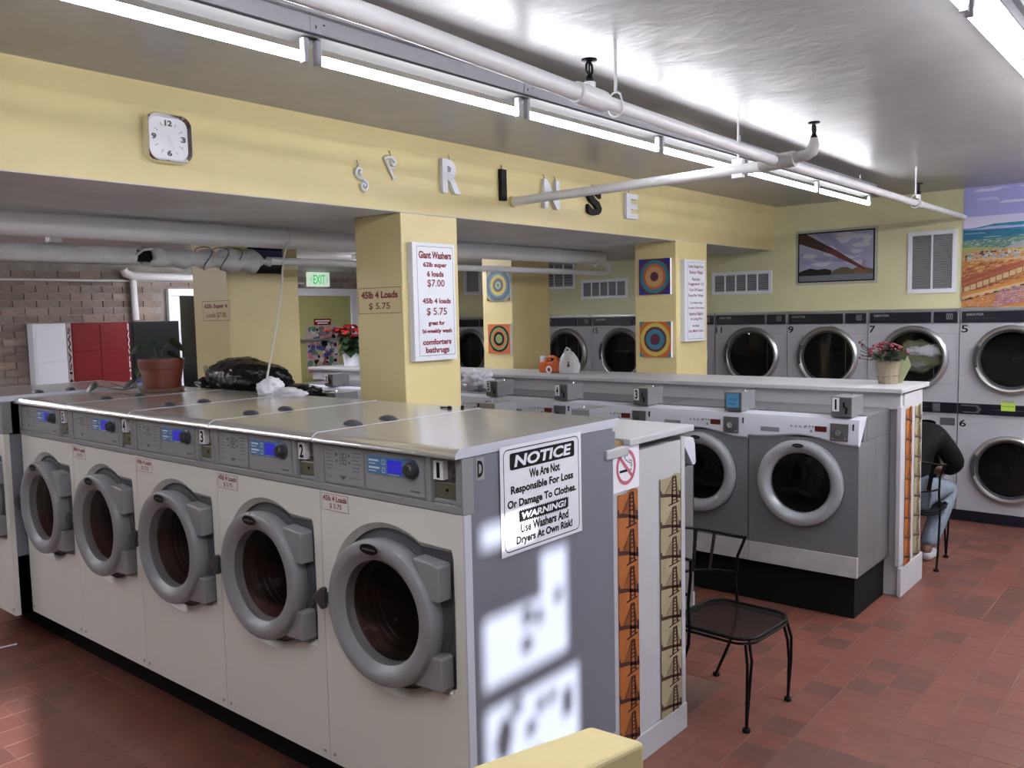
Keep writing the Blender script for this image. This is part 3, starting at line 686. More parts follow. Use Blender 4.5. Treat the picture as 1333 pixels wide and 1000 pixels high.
# notice sign
NX = -1.9435
ns = thing('notice_sign', 'white NOTICE sign with black lettering on the side of washer 1', 'sign', (NX, 2.233, 1.142), FX)
nw, nh = .485, .394
fb = MB(); fb.box(0, nw, 0, nh, 0, .0015); fb.build('sign_board', paper, ns)
def rrect(x0, y0, x1, y1, r, n=5):
    p = []
    for cx, cy, a0 in ((x1 - r, y0 + r, -90), (x1 - r, y1 - r, 0), (x0 + r, y1 - r, 90), (x0 + r, y0 + r, 180)):
        p += [(cx + r * math.cos(R(a0 + 90 * k / n)), cy + r * math.sin(R(a0 + 90 * k / n))) for k in range(n + 1)]
    return p
lb = FB(); rr_ = rrect(.018, .014, nw - .018, nh - .014, .022); lb.line(rr_ + rr_[:1], .0035); lb.build('border', inkblack, ns, loc=(0, 0, .0022))
lb = FB(); lb.poly(rrect(.052, .305, nw - .045, .366, .01)); lb.build('heading_bar', inkblack, ns, loc=(0, 0, .0022))
def italic(parent, body, m, x0, y0, x1, y1, z, bold, sh=.25):
    o = text(parent, body, m, x0, y0, x1, y1, z, bold)
    me = o.data.copy(); o.data = me; k = sh * (y1 - y0) / (x1 - x0)
    for v in me.vertices: v.co.x = v.co.x * (1 - k) + v.co.y * k
    return o
italic(ns, 'NOTICE', paper, .075, .314, nw - .065, .357, .003, .035)
text(ns, 'We Are Not', inkblack, .16, .262, .345, .296, .0022, .038)
text(ns, 'Responsible For Loss', inkblack, .055, .210, .430, .248, .0022, .038)
text(ns, 'Or Damage To Clothes.', inkblack, .035, .160, .448, .198, .0022, .038)
zz_ = FB(); zz_.rect(.100, .112, .392, .150)
for k in range(9):
    y_ = .114 + .0042 * k; zz_.poly([(.100, y_), (.092, y_ + .002), (.100, y_ + .004)][::-1]); zz_.poly([(.392, y_), (.400, y_ + .002), (.392, y_ + .004)])
for k in range(24):
    x_ = .102 + .012 * k; zz_.poly([(x_, .150), (x_ + .010, .150), (x_ + .005, .156)]); zz_.poly([(x_, .112), (x_ + .005, .106), (x_ + .010, .112)])
zz_.build('warning_bar', inkblack, ns, loc=(0, 0, .0022))
italic(ns, 'WARNING!', paper, .106, .119, .382, .144, .003, .04)
text(ns, 'Use Washers And', inkblack, .105, .070, .395, .104, .0022, .038)
text(ns, 'Dryers At Own Risk!', inkblack, .080, .024, .420, .062, .0022, .038)
# dark pad below the row
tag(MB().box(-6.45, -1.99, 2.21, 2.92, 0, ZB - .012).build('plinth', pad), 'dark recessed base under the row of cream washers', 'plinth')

# ---------------------------------------------------------------- spine cabinet behind the first row
def bridge_icon(fb, x0, y0, w, h, m):
    X = lambda u: x0 + u * w; Y = lambda v: y0 + v * h
    fb.poly([(X(0), Y(.36)), (X(.5), Y(.27)), (X(1), Y(.10)), (X(1), Y(.22)), (X(.5), Y(.38)), (X(0), Y(.50))], 0, m)          # deck
    for (b0, b1, t0, t1) in ((.52, .61, .57, .63), (.76, .84, .71, .77)): fb.poly([(X(b0), Y(.0)), (X(b1), Y(.0)), (X(t1), Y(.99)), (X(t0), Y(.99))], 0, m)
    for v in (.10, .22, .44, .56, .68, .80, .90): fb.rect(X(.55), Y(v), X(.80), Y(v) + h * .045, 0, m)
    fb.rect(X(.57), Y(.96), X(.77), Y(1.0), 0, m); fb.poly([(X(.38), Y(-.045)), (X(.92), Y(.0)), (X(.92), Y(.05)), (X(.38), Y(.01))], 0, m)
    L1 = [(.60, .97), (.50, .84), (.42, .72), (.32, .58), (.22, .48)]; L2 = [(.74, .97), (.80, .70), (.88, .42), (.96, .24)]
    for L_ in (L1, L2): fb.line([(X(u), Y(v)) for u, v in L_], h * .022, 0, m)
    def yl(L_, u):
        for (a0, b0), (a1, b1) in zip(L_[:-1], L_[1:]):
            if min(a0, a1) <= u <= max(a0, a1): return b0 + (b1 - b0) * (u - a0) / (a1 - a0)
        return L_[-1][1]
    for k in range(9): u = .24 + .036 * k; fb.line([(X(u), Y(.40)), (X(u), Y(yl(L1, u)))], h * .011, 0, m)
    for k in range(6): u = .79 + .03 * k; fb.line([(X(u), Y(.2)), (X(u), Y(yl(L2, u)))], h * .011, 0, m)
    fb.rect(X(0), Y(.46), X(.06), Y(.60), 0, m); fb.rect(X(.92), Y(.18), X(.99), Y(.40), 0, m)
def strip(name, parent, y0, y1, z0, z1, n, m, x, ragged=.01):
    # printed paper strip on a face toward +X; y/z are parent-relative
    o = thing_part(name, parent); o.location = (x, y0, z0); o.rotation_euler = FX
    w, h = y1 - y0, z1 - z0
    b = MB(); pts = [(0, 0), (w, 0), (w, h), (w * .75, h + ragged), (w * .4, h - ragged * .5), (0, h - ragged * .2)]
    b.prism(pts, 0, .0012, 'z'); b.build('backing_paper', m, o)
    f = FB()
    for k in range(n): bridge_icon(f, .0, h - (k + 1) * (h / n) + .012, w, h / n * .90, 0)
    f.build('bridge_print', bridgeink, o, loc=(0, 0, .002))
    return o
cabA = thing('partition_cabinet', 'white partition end behind washer 1 with orange and cream bridge strips', 'partition', (-1.95, 2.93, 0))
b = MB(); b.box(-1.80, 0, 0.0, .055, .0, 1.415); b.box(-1.80, 0, .60, .635, .12, 1.415); b.box(-1.8, -.012, .055, .60, .02, 1.40); b.build('carcass', whitepanel, cabA, bevel=.003)
MB().box(-.014, -.004, .055, .60, .13, 1.40).build('end_panel', whitepanel, cabA)
MB().box(-.012, .004, .06, .64, .0, .125).build('kick_board', whitepanel, cabA, bevel=.003)
b = MB(); b.box(-1.79, .015, .135, .70, 1.432, 1.462); b.build('worktop', whitepanel, cabA, bevel=.004)
MB().box(-.02, .012, -.035, .13, 1.395, 1.435).build('ledge', whitepanel, cabA, bevel=.004)
b = MB(); b.box(-.50, -.02, -.03, .14, 1.415, 1.452); b.build('wood_block', wood, cabA)
strip('orange_strip', cabA, .055, .215, .10, 1.235, 7, orange, .0005)
strip('cream_strip', cabA, .405, .590, .105, 1.245, 8, cream, .0005)
# no smoking sign
nsn = thing('no_smoking_sign', 'round no smoking sign on the white partition behind washer 1', 'sign', (-1.949, 3.051, 1.345), FX)
b = MB(); b.box(-.098, .105, -.10, .088, 0, .0012); b.build('sign_board', paper, nsn)
f = FB(); rr = [(0, 0)] ; 
def ringf(f, r0, r1, m, z=0, n=40, sx=1.0):
    for k in range(n):
        a, c2 = 2 * PI * k / n, 2 * PI * (k + 1) / n
        f.poly([(r0 * math.cos(a) * sx, r0 * math.sin(a)), (r1 * math.cos(a) * sx, r1 * math.sin(a)), (r1 * math.cos(c2) * sx, r1 * math.sin(c2)), (r0 * math.cos(c2) * sx, r0 * math.sin(c2))], z, m)
f = FB(); f.rect(-.05, -.021, .02, -.010, 0, 0); f.rect(.03, -.021, .034, -.010, 0, 0); f.rect(.038, -.021, .042, -.010, 0, 0)
f.line([(.038, -.004), (.036, .014), (.018, .018), (.008, .026), (.0, .028), (-.008, .040), (-.004, .056), (.008, .058), (.012, .044)], .0035, 0, 0); f.line([(.046, -.004), (.044, .022), (.020, .028)], .0035, 0, 0)
f.build('cigarette', inkblack, nsn, loc=(0, 0, .002))
f = FB(); ringf(f, .060, .076, 0); f.line([(-.046, .044), (.046, -.044)], .015, 0, 0); f.build('prohibition_ring', pink, nsn, loc=(0, 0, .0026))
# spine for the left part (behind washers 3 to 5) 
spn = thing('partition_cabinet', 'white back panel running behind washers 3 to 5 under the black bag', 'partition', (-4.17, 2.96, 0))
b = MB(); b.box(-2.25, 0, .08, .14, 0, 1.42); b.build('carcass', whitepanel, spn); MB().box(-2.25, -.01, .06, .495, 1.42, 1.45).build('worktop', whitepanel, spn, bevel=.003)

# ---------------------------------------------------------------- compact washers
BW = .735
def make_small(label, number, back=False):
    t = thing('washing_machine', label, 'washer', group='compact white and grey front-loading washers')
    cx, cz = .365, .580            # door centre above machine base (z 0 = .28)
    D_ = .66
    b = MB(); b.box(.003, BW - .003, .345, D_, 0, .86); b.box(.003, .012, .012, .345, 0, .86); b.box(BW - .012, BW - .003, .012, .345, 0, .86); b.box(.012, BW - .012, .012, .345, .84, .86); b.box(.012, BW - .012, .012, .345, 0, .135); b.box(.003, BW - .003, .16, D_, .86, 1.008)
    b.prism([(.10, .86), (.16, .86), (.16, 1.0), (.12, 1.0)], .004, BW - .004, 'x')
    body = b.build('cabinet', washside, t, bevel=.004)
    MB().box(.003, BW - .003, .14, D_, 1.006, 1.03).build('top_lid', washside, t, bevel=.006)
    if not back or number == 'E':
        rb_ = MB()
        for k in range(7):
            y = .14 + k * .055; rb_.tube([(BW - .012, y, .10), (BW - .010, y, .14), (BW - .010, y, .70 - .01 * k), (BW - .012, y, .74 - .01 * k)], .010, 6)
        rb_.build('side_rib', washside, t, smooth=60)
    MB().box(.002, BW - .002, 0.0, .02, 0, .135).build('lower_band', band, t, bevel=.003)
    fp = MB()
    # grey front with the door hole
    polyhole(fp, .004, BW - .004, .135, .88, cx, cz, lambda a: .285, .004, .03)
    fp.build('front_panel', washgray, t, smooth=30)
    MB().lathe([(.29, .034), (.20, .034)], (cx, 0, cz), 'y', 48).build('door_recess', midgray, t)
    # white control panel, lower edge arched over the door
    N = 28; lower = []
    for k in range(N + 1):
        u = k / N; x = u * BW
        dz = .862 + .030 * math.exp(-((x - cx) / .17) ** 2) - .018 * (1 / (1 + math.exp(-(x - .58) * 30)))
        lower.append((x, dz))
    v = []; fcs = []
    prof = [(0.0, 0), (-.012, .02), (-.004, .11), (.012, .150), (.04, .158), (.15, .160)]
    for (x, z) in lower:
        for (y, dz) in prof:
            zz = z if dz == 0 else (.862 + dz if dz > .03 else z + .012); v.append((x, y, zz + (.0 if dz == 0 else .0)))
        v.append((x, .022, z))
    P = len(prof) + 1
    for k in range(N):
        for q in range(P - 1): fcs.append((k * P + q, (k + 1) * P + q, (k + 1) * P + q + 1, k * P + q + 1))
    fcs.append(tuple(range(P))); fcs.append(tuple(N * P + q for q in reversed(range(P))))
    cp = MB(); cp.add(v, fcs); panel = cp.build('control_panel', washwhite, t, smooth=35)
    dr = MB(); dr.box(.095, .225, -.013, -.006, .905, .935); dr.build('drawer_pull', mat('pull_grey', (.30, .31, .34), .5), panel, bevel=.003)  # flat grey pull on the white panel
    MB().box(.46, .535, -.012, -.002, .925, .960).build('display', reddisp, panel, bevel=.002)
    bt = FB()
    for k in range(4): bt.rect(.300 + .03 * k, .945, .312 + .03 * k, .957); 
    for k in range(3): bt.rect(.400 + .022 * k, .950, .410 + .022 * k, .962)
    bt.ell(.438, .925, .009)
    bt.build('buttons', graypanel, panel, loc=(0, -.0125, 0), rot=FY)
    lp_ = MB(); lp_.box(.560, .672, -.016, -.002, .872, .985); lp_.build('lock_plate', coinface, panel, bevel=.002)
    lk = MB(); lk.lathe([(.020, 0), (.020, .012), (.012, .016)], (.615, -.032, .93), 'y', 16, close=True); lk.box(.611, .619, -.036, -.030, .918, .942); lk.lathe([(.006, 0), (.006, .006)], (.578, -.021, .890), 'y', 8, close=True); lk.lathe([(.006, 0), (.006, .006)], (.655, -.021, .890), 'y', 8, close=True)
    lk.build('lock', chrome, panel, smooth=40)
    vb = MB(); vb.box(.698, .706, -.010, .0, .945, .985); vb.build('side_vent', black, panel)
    d = MB(); d.lathe([(.270, .034), (.282, .012), (.285, -.022), (.278, -.042), (.262, -.052), (.240, -.052), (.225, -.046), (.203, -.020), (.197, -.010), (.197, .01)], (cx, 0, cz), 'y', 64)
    door = d.build('door', ringlight, t, smooth=35)
    gl = MB(); gl.lathe([(.199, -.014), (.13, -.03), (.003, -.036)], (cx, 0, cz), 'y', 40); gl.build('door_glass', glass, door, smooth=60)
    f = FB(); f.ell(0, 0, .042, .016, 0, 0); f.ell(0, 0, .038, .013, .0008, 1); f.rect(-.026, -.003, .026, .003, .0015, 2)
    f.build('badge', [satin, black, inkgray], door, loc=(cx, -.0535, cz + .250), rot=FY)
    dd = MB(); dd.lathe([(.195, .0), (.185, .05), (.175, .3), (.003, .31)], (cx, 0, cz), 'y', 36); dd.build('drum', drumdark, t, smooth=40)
    # coin box on the top
    cb = MB(); cb.box(.560, .690, -.0, .215, 1.026, 1.155); cbo = cb.build('coin_box', coingray, t, bevel=.004)
    MB().box(.564, .686, -.003, .002, 1.030, 1.151).build('coin_box_face', coinface, cbo)
    MB().lathe([(.0, .014), (.008, .012), (.010, 0)], (.655, .13, 1.153), 'z', 12).build('lock_button', chrome, cbo, smooth=60)
    if number and number != 'E':
        MB().box(.568, .612, -.0055, -.003, 1.062, 1.148).build('number_plate', paper, cbo)
        text(cbo, number, inkblack, .580 if number != '1' else .585, 1.072, .602 if number != '1' else .597, 1.138, -.0065, bold=.03, base='FY', name='number')
        sl = MB(); sl.tube([(.64, -.006, 1.12), (.645, -.012, 1.09), (.66, -.010, 1.085), (.655, -.006, 1.05)], .006, 6); sl.build('coin_slot', black, cbo)
    return t
snames = ['compact washer with coin box 1, at the aisle end of the middle row', 'compact washer with the blue note on its coin box', 'compact washer third from the aisle, between the blue note and coin box 4', 'compact washer fourth from the aisle, left of coin box 3',
          'compact washer with coin box 5, the white cloth lying beside it', 'compact washer sixth from the aisle, mostly behind the yellow pillar', 'compact washer seventh from the aisle, behind the yellow pillar', 'compact washer with coin box 8, left of the yellow pillar']
smalls = []
for k in range(8):
    s = make_small(snames[k], '' if k == 1 else str(k + 1))
    s.location = (-1.768 - BW * (k + 1), 5.455, .28); smalls.append(s)
bn = MB(); bn.box(.580, .672, -.011, -.008, 1.050, 1.143); bno = bn.build('blue_note', bluenote, smalls[1], bevel=.001)
text(bno, 'CAN\'T GO', inkblack, .600, 1.100, .655, 1.112, -.0115, base='FY', name='handwriting'); text(bno, 'THEN', inkblack, .600, 1.066, .645, 1.078, -.0115, base='FY', name='handwriting')
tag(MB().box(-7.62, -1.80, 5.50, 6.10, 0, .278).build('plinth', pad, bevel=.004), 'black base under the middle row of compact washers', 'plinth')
# row facing away behind the first row
for (x_, lab) in ((-2.28, 'compact grey washer facing away at the end beside the iron chair'), (-3.008, 'second compact washer facing away, its coin box showing above the steel top'), (-4.60, 'compact washer facing away beyond the nearest pillar, near the black bag')):
    s = make_small(lab, 'E', back=True)
    s.location = (x_, 4.28, .28); s.rotation_euler = (0, 0, PI)
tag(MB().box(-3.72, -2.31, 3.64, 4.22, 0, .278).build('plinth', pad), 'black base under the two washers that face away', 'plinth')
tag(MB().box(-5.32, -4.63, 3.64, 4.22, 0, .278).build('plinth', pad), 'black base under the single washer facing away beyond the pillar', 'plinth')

# ---------------------------------------------------------------- middle counter
cn = thing('partition_counter', 'long white counter with a broad top running behind the compact washers', 'counter', (-1.70, 6.10, 0))
b = MB(); b.box(-6.4, -.012, .02, .52, 0, 1.40); b.build('carcass', whitepanel, cn, bevel=.003)
b = MB(); b.box(-6.42, .0, -.02, .025, 1.30, 1.412); b.build('apron', whitepanel, cn, bevel=.003)
tp = MB(); tp.box(-2.72, .02, -.06, .62, 1.412, 1.445); tp.build('worktop', whitepanel, cn, bevel=.006)
tp = MB(); tp.box(-6.45, -2.725, -.06, .62, 1.412, 1.443); tp.build('worktop', whitepanel, cn, bevel=.006)
MB().box(-.02, .008, -.03, .075, .22, 1.32).build('corner_post', whitepanel, cn, bevel=.003)
MB().box(-.012, .0, .075, .51, .20, 1.40).build('end_panel', whitepanel, cn)
MB().box(-.012, .012, .0, .535, .0, .20).build('kick_board', whitepanel, cn, bevel=.003)
strip('orange_strip', cn, -.022 + .10, .225, .20, 1.30, 8, orange, .0095)
strip('cream_strip', cn, .325, .485, .16, 1.295, 8, cream, .0015)
b = MB(); b.tube([(-4.4, -.05, 1.30), (-3.2, -.06, 1.285), (-2.6, -.05, 1.30), (-1.9, -.06, 1.28), (-.8, -.05, 1.30)], .004, 6)
b.build('power_lead', pipeg, cn, smooth=60)

# ---------------------------------------------------------------- dryers
DW = .812
def make_dryer(label, up_n, lo_n):
    t = thing('stack_dryer', label, 'dryer', group='stacked dryers along the green wall')
    b = MB(); b.box(.003, DW - .003, .112, .118, 0, 1.965); b.box(.003, .012, .012, .112, 0, 1.965); b.box(DW - .012, DW - .003, .012, .112, 0, 1.965); b.box(.012, DW - .012, .012, .112, 1.825, 1.965); b.box(.012, DW - .012, .012, .112, .985, 1.11); b.box(.012, DW - .012, .012, .112, 0, .105); b.build('cabinet', dryerwhite, t)
    # fronts with door holes
    for (z0, z1, cz, nm) in ((.105, .985, .515, 'lower_front'), (1.11, 1.825, 1.503, 'upper_front')):
        fp = MB(); polyhole(fp, .004, DW - .004, z0, z1, .425, cz, lambda a: .29, 0, .04); fp.build(nm, dryerwhite, t, smooth=30)
    MB().box(.003, DW - .003, .0, .02, 1.945, 1.967).build('top_rail', satin, t)
    MB().box(.0, DW, .0, .012, .006, 0.103).build('kick_panel', navy, t)
    MB().box(.003, DW - .003, -.006, .02, .985, 1.11).build('middle_rail', dryerwhite, t)
    MB().box(.004, DW - .004, -.012, .0, 1.000, 1.098).build('coin_panel', navy, t)
    u = MB(); u.box(.02, .570, -.008, .01, 1.838, 1.936); up_ = u.build('header_panel', navy, t, bevel=.002)
    text(up_, 'DEXTER', graylight, .06, 1.897, .20, 1.918, -.0088, bold=.03, base='FY'); text(up_, 'STACK DRYER', inkgray, .06, 1.868, .30, 1.878, -.0088, spacing=1.4, base='FY')
    u = MB(); u.box(.595, .795, -.008, .01, 1.838, 1.936); u2 = u.build('header_panel', navy, t, bevel=.002)
    f = FB(); f.frame(.705, 1.868, .755, 1.918, .005); f.frame(.718, 1.880, .742, 1.906, .005); f.build('logo', graylight, u2, loc=(0, -.009, 0), rot=FY)
    text(t, up_n, inkblack, .015 if len(up_n) < 2 else .012, 1.745, .072 if len(up_n) < 2 else .085, 1.812, -.001, bold=.015, base='FY', name='number')
    text(t, lo_n, inkblack, .015, .880, .072 if len(lo_n) < 2 else .085, .945, -.001, bold=.015, base='FY', name='number')
    # coin panel details
    c = MB(); c.box(.60, .665, -.018, -.011, 1.012, 1.088); c.build('coin_slide', midgray, t, bevel=.002)
    c = MB(); c.lathe([(.006, 0), (.006, .006)], (.632, -.024, 1.062), 'y', 8, close=True); c.lathe([(.006, 0), (.006, .006)], (.632, -.024, 1.035), 'y', 8, close=True); c.build('coin_lock', chrome, t)
    f = FB(); f.rect(.29, 1.048, .56, 1.053, 0, 0); f.rect(.03, 1.075, .17, 1.085, 0, 0); f.rect(.05, 1.012, .18, 1.024, 0, 0); f.poly([(.17, 1.045), (.20, 1.045), (.17, 1.02), (.15, 1.02)], 0, 0); f.poly([(.17, 1.05), (.20, 1.05), (.17, 1.075), (.15, 1.075)], 0, 0)
    f.build('panel_print', inkgray, t, loc=(0, -.0125, 0), rot=FY)
    MB().box(.665, .79, -.004, .004, .885, .955).build('maker_plate', midgray, t)
    for cz, nm in ((1.503, 'upper_door'), (.515, 'lower_door')):
        d = MB(); d.lathe([(.285, .03), (.305, -.005), (.308, -.028), (.298, -.045), (.283, -.052), (.268, -.048), (.262, -.034), (.258, -.030), (.250, -.030), (.246, -.02), (.244, .0)], (.425, 0, cz), 'y', 64, mids=[0, 0, 0, 0, 0, 0, 1, 1, 1, 1])
        dd = d.build(nm, [satin, darkgray], t, smooth=35)
        g = MB(); g.lathe([(.248, -.012), (.15, -.018), (.003, -.020)], (.425, 0, cz), 'y', 48); g.build('door_glass', glass, dd, smooth=60)
        h = MB(); h.prism([(.425 + r_ * math.cos(R(a_)), cz + r_ * math.sin(R(a_))) for r_, a_ in [(.30, 155), (.30, 165), (.30, 175), (.30, 185), (.30, 195), (.268, 195), (.268, 185), (.268, 175), (.268, 165), (.268, 155)]], -.056, -.03, 'y'); h.build('door_handle', darkgray, dd, bevel=.004)
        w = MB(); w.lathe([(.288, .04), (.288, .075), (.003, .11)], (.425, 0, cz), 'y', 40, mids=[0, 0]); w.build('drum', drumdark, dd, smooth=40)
        a = MB(); z0, z1 = cz - .235, cz + .235
        a.box(.55, .795, -.006, .001, z0, z1) if False else None
        fr = FB(); fr.frame(.60, z0, .793, z1, .004); fr.build('access_panel_edge', mat('panel_seam', (.32, .32, .36), .5), dd, loc=(0, -.0012, 0), rot=FY)
        sc = MB()
        for zz in (z0 + .05, z1 - .02, cz + .3, cz - .3):
            for x in (.012, .797): sc.lathe([(.005, -.003), (.005, .001)], (x, 0, zz), 'y', 8, close=True)
        sc.build('screws', satin, dd)
    return t
dnames = [('3', '4', -1.108, 'stacked dryers 3 and 4, at the edge of the picture beyond dryer 5'), ('5', '6', -1.92, 'stacked dryers 5 over 6, with the lime green note'), ('7', '8', -2.732, 'stacked dryers 7 over 8, washing inside the upper door'), ('9', '10', -3.544, 'stacked dryers 9 over 10, third from the mural side'),
          ('11', '12', -4.356, 'stacked dryers 11 over 12, next to the soap sign pillar'), ('13', '14', -5.17, 'stacked dryers 13 over 14, behind the yellow soap sign pillar'), ('15', '16', -5.985, 'stacked dryers 15 over 16, left of the pillar with round paintings'), ('17', '18', -6.797, 'stacked dryers 17 over 18, behind the orange jug and plastic bag'), ('19', '20', -7.61, 'stacked dryers 19 over 20, hidden behind the far pillar'), ('21', '22', -8.42, 'stacked dryers 21 over 22, leftmost dryers in view')]
drs = []
for (a, b_, x, lab) in dnames:
    d = make_dryer(lab, a, b_); d.location = (x if a != '3' else -1.108, 8.65, 0); drs.append(d)
ln = MB().box(.355, .465, -.016, -.013, 1.045, 1.142).build('lime_note', limenote, drs[1]); text(ln, 'DO NOT USE', inkblack, .365, 1.080, .455, 1.092, -.0165, base='FY', name='handwriting')
MB().box(.36, .46, -.017, -.0155, 1.118, 1.138).build('note_header', graypanel, ln)
# washing inside dryer 7
random.seed(3)
def blob(name, c, r, m, parent=None, seed=0, amp=.25, freq=2.2, sub=3, loc=None):
    import bmesh
    from mathutils import noise
    bm = bmesh.new(); bmesh.ops.create_icosphere(bm, subdivisions=sub, radius=1)
    for v in bm.verts:
        n = v.co.normalized(); k = 1 + amp * noise.fractal(n * freq + Vector((seed * 3.1, seed * 1.7, seed)), .6, 2.1, 4)
        v.co = Vector((c[0] + n.x * r[0] * k, c[1] + n.y * r[1] * k, c[2] + n.z * r[2] * k))
    me = bpy.data.meshes.new(name); bm.to_mesh(me); bm.free(); me.materials.append(m)
    me.polygons.foreach_set('use_smooth', [True] * len(me.polygons))
    return obj_mesh(name, me, parent, loc)
ol = blob('laundry', (0, 0, 0), (.19, .03, .15), flat('olive_cloth', (.20, .19, .11), .9), None, 1, .3, 2); ol.location = (-2.27, 8.683, 1.52)
tag(ol, 'olive and cream washing tumbling behind the glass of dryer 7', 'laundry')
blob('folded_cloth', (.06, -.018, .05), (.16, .025, .055), cloth, ol, 5, .5, 3); blob('folded_cloth', (-.03, -.014, -.08), (.13, .025, .05), flat('grey_cloth', (.25, .25, .22), .9), ol, 9, .7, 3)

# ---------------------------------------------------------------- green wall: vents, poster, mural
def vent(name, label, x0, x1, z0, z1, cells, slats, fr=.035, blank=False):
    t = thing(name, label, 'vent', (x0, YW, z0))
    w, h = x1 - x0, z1 - z0
    b = MB(); b.box(0, w, -.014, 0, 0, fr); b.box(0, w, -.014, 0, h - fr, h); b.box(0, fr, -.014, 0, fr, h - fr); b.box(w - fr, w, -.014, 0, fr, h - fr)
    b.build('frame', white_enamel, t, bevel=.002)
    MB().box(fr, w - fr, -.002, 0, fr, h - fr).build('backing', midgray if not blank else graylight, t)
    if not blank:
        iw = (w - 2 * fr) / cells
        for c in range(1, cells): MB().box(fr + iw * c - .008, fr + iw * c + .008, -.013, -.001, fr, h - fr).build('divider', white_enamel, t)
        s = MB()
        for k in range(slats):
            z = fr + (h - 2 * fr) * (k + .5) / slats; e = (h - 2 * fr) / slats * .36
            s.add([(fr, -.002, z + e), (w - fr, -.002, z + e), (w - fr, -.011, z - e * .6), (fr, -.011, z - e * .6), (fr, -.002, z + e - .002), (w - fr, -.002, z + e - .002), (w - fr, -.011, z - e * .6 - .002), (fr, -.011, z - e * .6 - .002)], [(0, 1, 2, 3), (4, 7, 6, 5), (0, 4, 5, 1), (2, 6, 7, 3)])
        so = s.build('slats', graylight, t); so['kind'] = 'stuff'
    sc = MB()
    for x in (fr / 2, w - fr / 2):
        for z in (h * .25, h * .75): sc.lathe([(.004, -.017), (.004, -.013)], (x, 0, z), 'y', 8, close=True)
    sc.build('screws', satin, t)
    return t
vent('wall_vent', 'wide white five-part vent low beside the soap sign pillar', -4.449, -3.757, 2.160, 2.406, 5, 9)
vent('wall_vent', 'tall white two-part vent beside the city mural', -2.405, -1.977, 2.113, 2.694, 2, 34, .04)
vent('wall_vent', 'wide white vent above dryer 15, seen between the pillars', -6.22, -5.543, 2.162, 2.398, 5, 9)
vent('wall_vent', 'tall white louvred vent partly behind the far pillar', -7.25, -6.31, 2.30, 2.78, 6, 12)
vent('wall_vent', 'plain white access plate on the far green wall', -8.21, -7.88, 2.27, 2.69, 1, 1, .05, blank=True)

def art_thing(name, label, cat, loc, rot, w, h, thick, edge):
    t = thing(name, label, cat, loc, rot)
    MB().box(0, w, 0, h, 0, thick).build('board', edge, t)
    return t
# framed bridge photo (a plain suspension bridge from below)
pc = art_thing('bridge_picture', 'black-framed photograph of a suspension bridge seen from below, on the green wall', 'picture', (-3.473, YW, 2.256), FY, .762, .503, .008, black)
sky1, sky2, sky3 = flat('p_sky1', (.42, .43, .62)), flat('p_sky2', (.62, .62, .72)), flat('p_sky3', (.33, .34, .55))
hill1, hill2, sea1, dk1, rd1, rock = flat('p_hill', (.045, .05, .035)), flat('p_hill2', (.12, .12, .06)), flat('p_sea', (.20, .22, .27)), flat('p_deck', (.055, .025, .02)), flat('p_red', (.16, .035, .025)), flat('p_rock', (.26, .13, .07))
pm = [sky1, sky2, sky3, hill1, hill2, sea1, dk1, rd1, rock, black]
f = FB(); w, h = .762, .503; X = lambda u: .012 + u * (w - .024); Y = lambda v: .012 + v * (h - .024)
f.rect(X(0), Y(0), X(1), Y(1), 0, 0)
random.seed(11)
for k in range(26):
    cx_, cy_ = random.uniform(.05, .95), random.uniform(.35, .95)
    if cy_ > .6 and cx_ < .25: continue
    f.ell(X(cx_), Y(cy_), min(.09, .5 * min(cx_, 1 - cx_)), .022, .0002 + k * .00002, random.choice([1, 1, 2]), 14, .25)
f.poly([(X(.20), Y(1)), (X(.42), Y(1)), (X(.80), Y(.45)), (X(.62), Y(.55))], .001, 2)
f.poly([(X(0), Y(.09)), (X(0), Y(.20)), (X(.06), Y(.235)), (X(.16), Y(.275)), (X(.25), Y(.24)), (X(.36), Y(.255)), (X(.45), Y(.22)), (X(.45), Y(.09))], .0012, 3)
f.poly([(X(.42), Y(.09)), (X(.47), Y(.21)), (X(.58), Y(.275)), (X(.66), Y(.27)), (X(.73), Y(.22)), (X(.82), Y(.27)), (X(1), Y(.21)), (X(1), Y(.09))], .0013, 4)
f.poly([(X(.72), Y(.09)), (X(.78), Y(.22)), (X(.84), Y(.265)), (X(.92), Y(.18)), (X(.93), Y(.1))], .0014, 8)
f.rect(X(0), Y(0), X(1), Y(.12), .0016, 5); f.rect(X(.87), Y(.11), X(.925), Y(.25), .0018, 8)
f.poly([(X(0), Y(.80)), (X(0), Y(1)), (X(.10), Y(1)), (X(.50), Y(.64)), (X(.92), Y(.21)), (X(.88), Y(.20)), (X(.45), Y(.55))], .002, 6)
f.poly([(X(.35), Y(.70)), (X(.50), Y(.62)), (X(.92), Y(.21)), (X(.88), Y(.20)), (X(.40), Y(.60))], .0021, 7)
for k in range(24):
    u = .02 + k * .018; v = .79 - k * .0105; f.poly([(X(u), Y(v)), (X(u + .008), Y(v - .02)), (X(u + .012), Y(v + .012))], .0023, 1)
for x_ in (.865, .895): f.line([(X(x_), Y(.22)), (X(x_), Y(.40))], .004, .0024, 7)
for v in (.28, .33, .38): f.line([(X(.865), Y(v)), (X(.895), Y(v))], .004, .0024, 7)
for a in ((.10, 1, .56, .55), (.24, 1, .50, .62), (.36, 1, .70, .48)): f.line([(X(a[0]), Y(a[1])), (X(a[2]), Y(a[3]))], .0016, .0019, 9)
f.build('photo_print', pm, pc, loc=(0, 0, .0085))
f = FB(); f.frame(-.028, -.028, w + .03, h + .026, .034, 0, 0); f.build('tape_margin', flat('masking_tape', (.62, .62, .52)), pc, loc=(0, 0, .001))

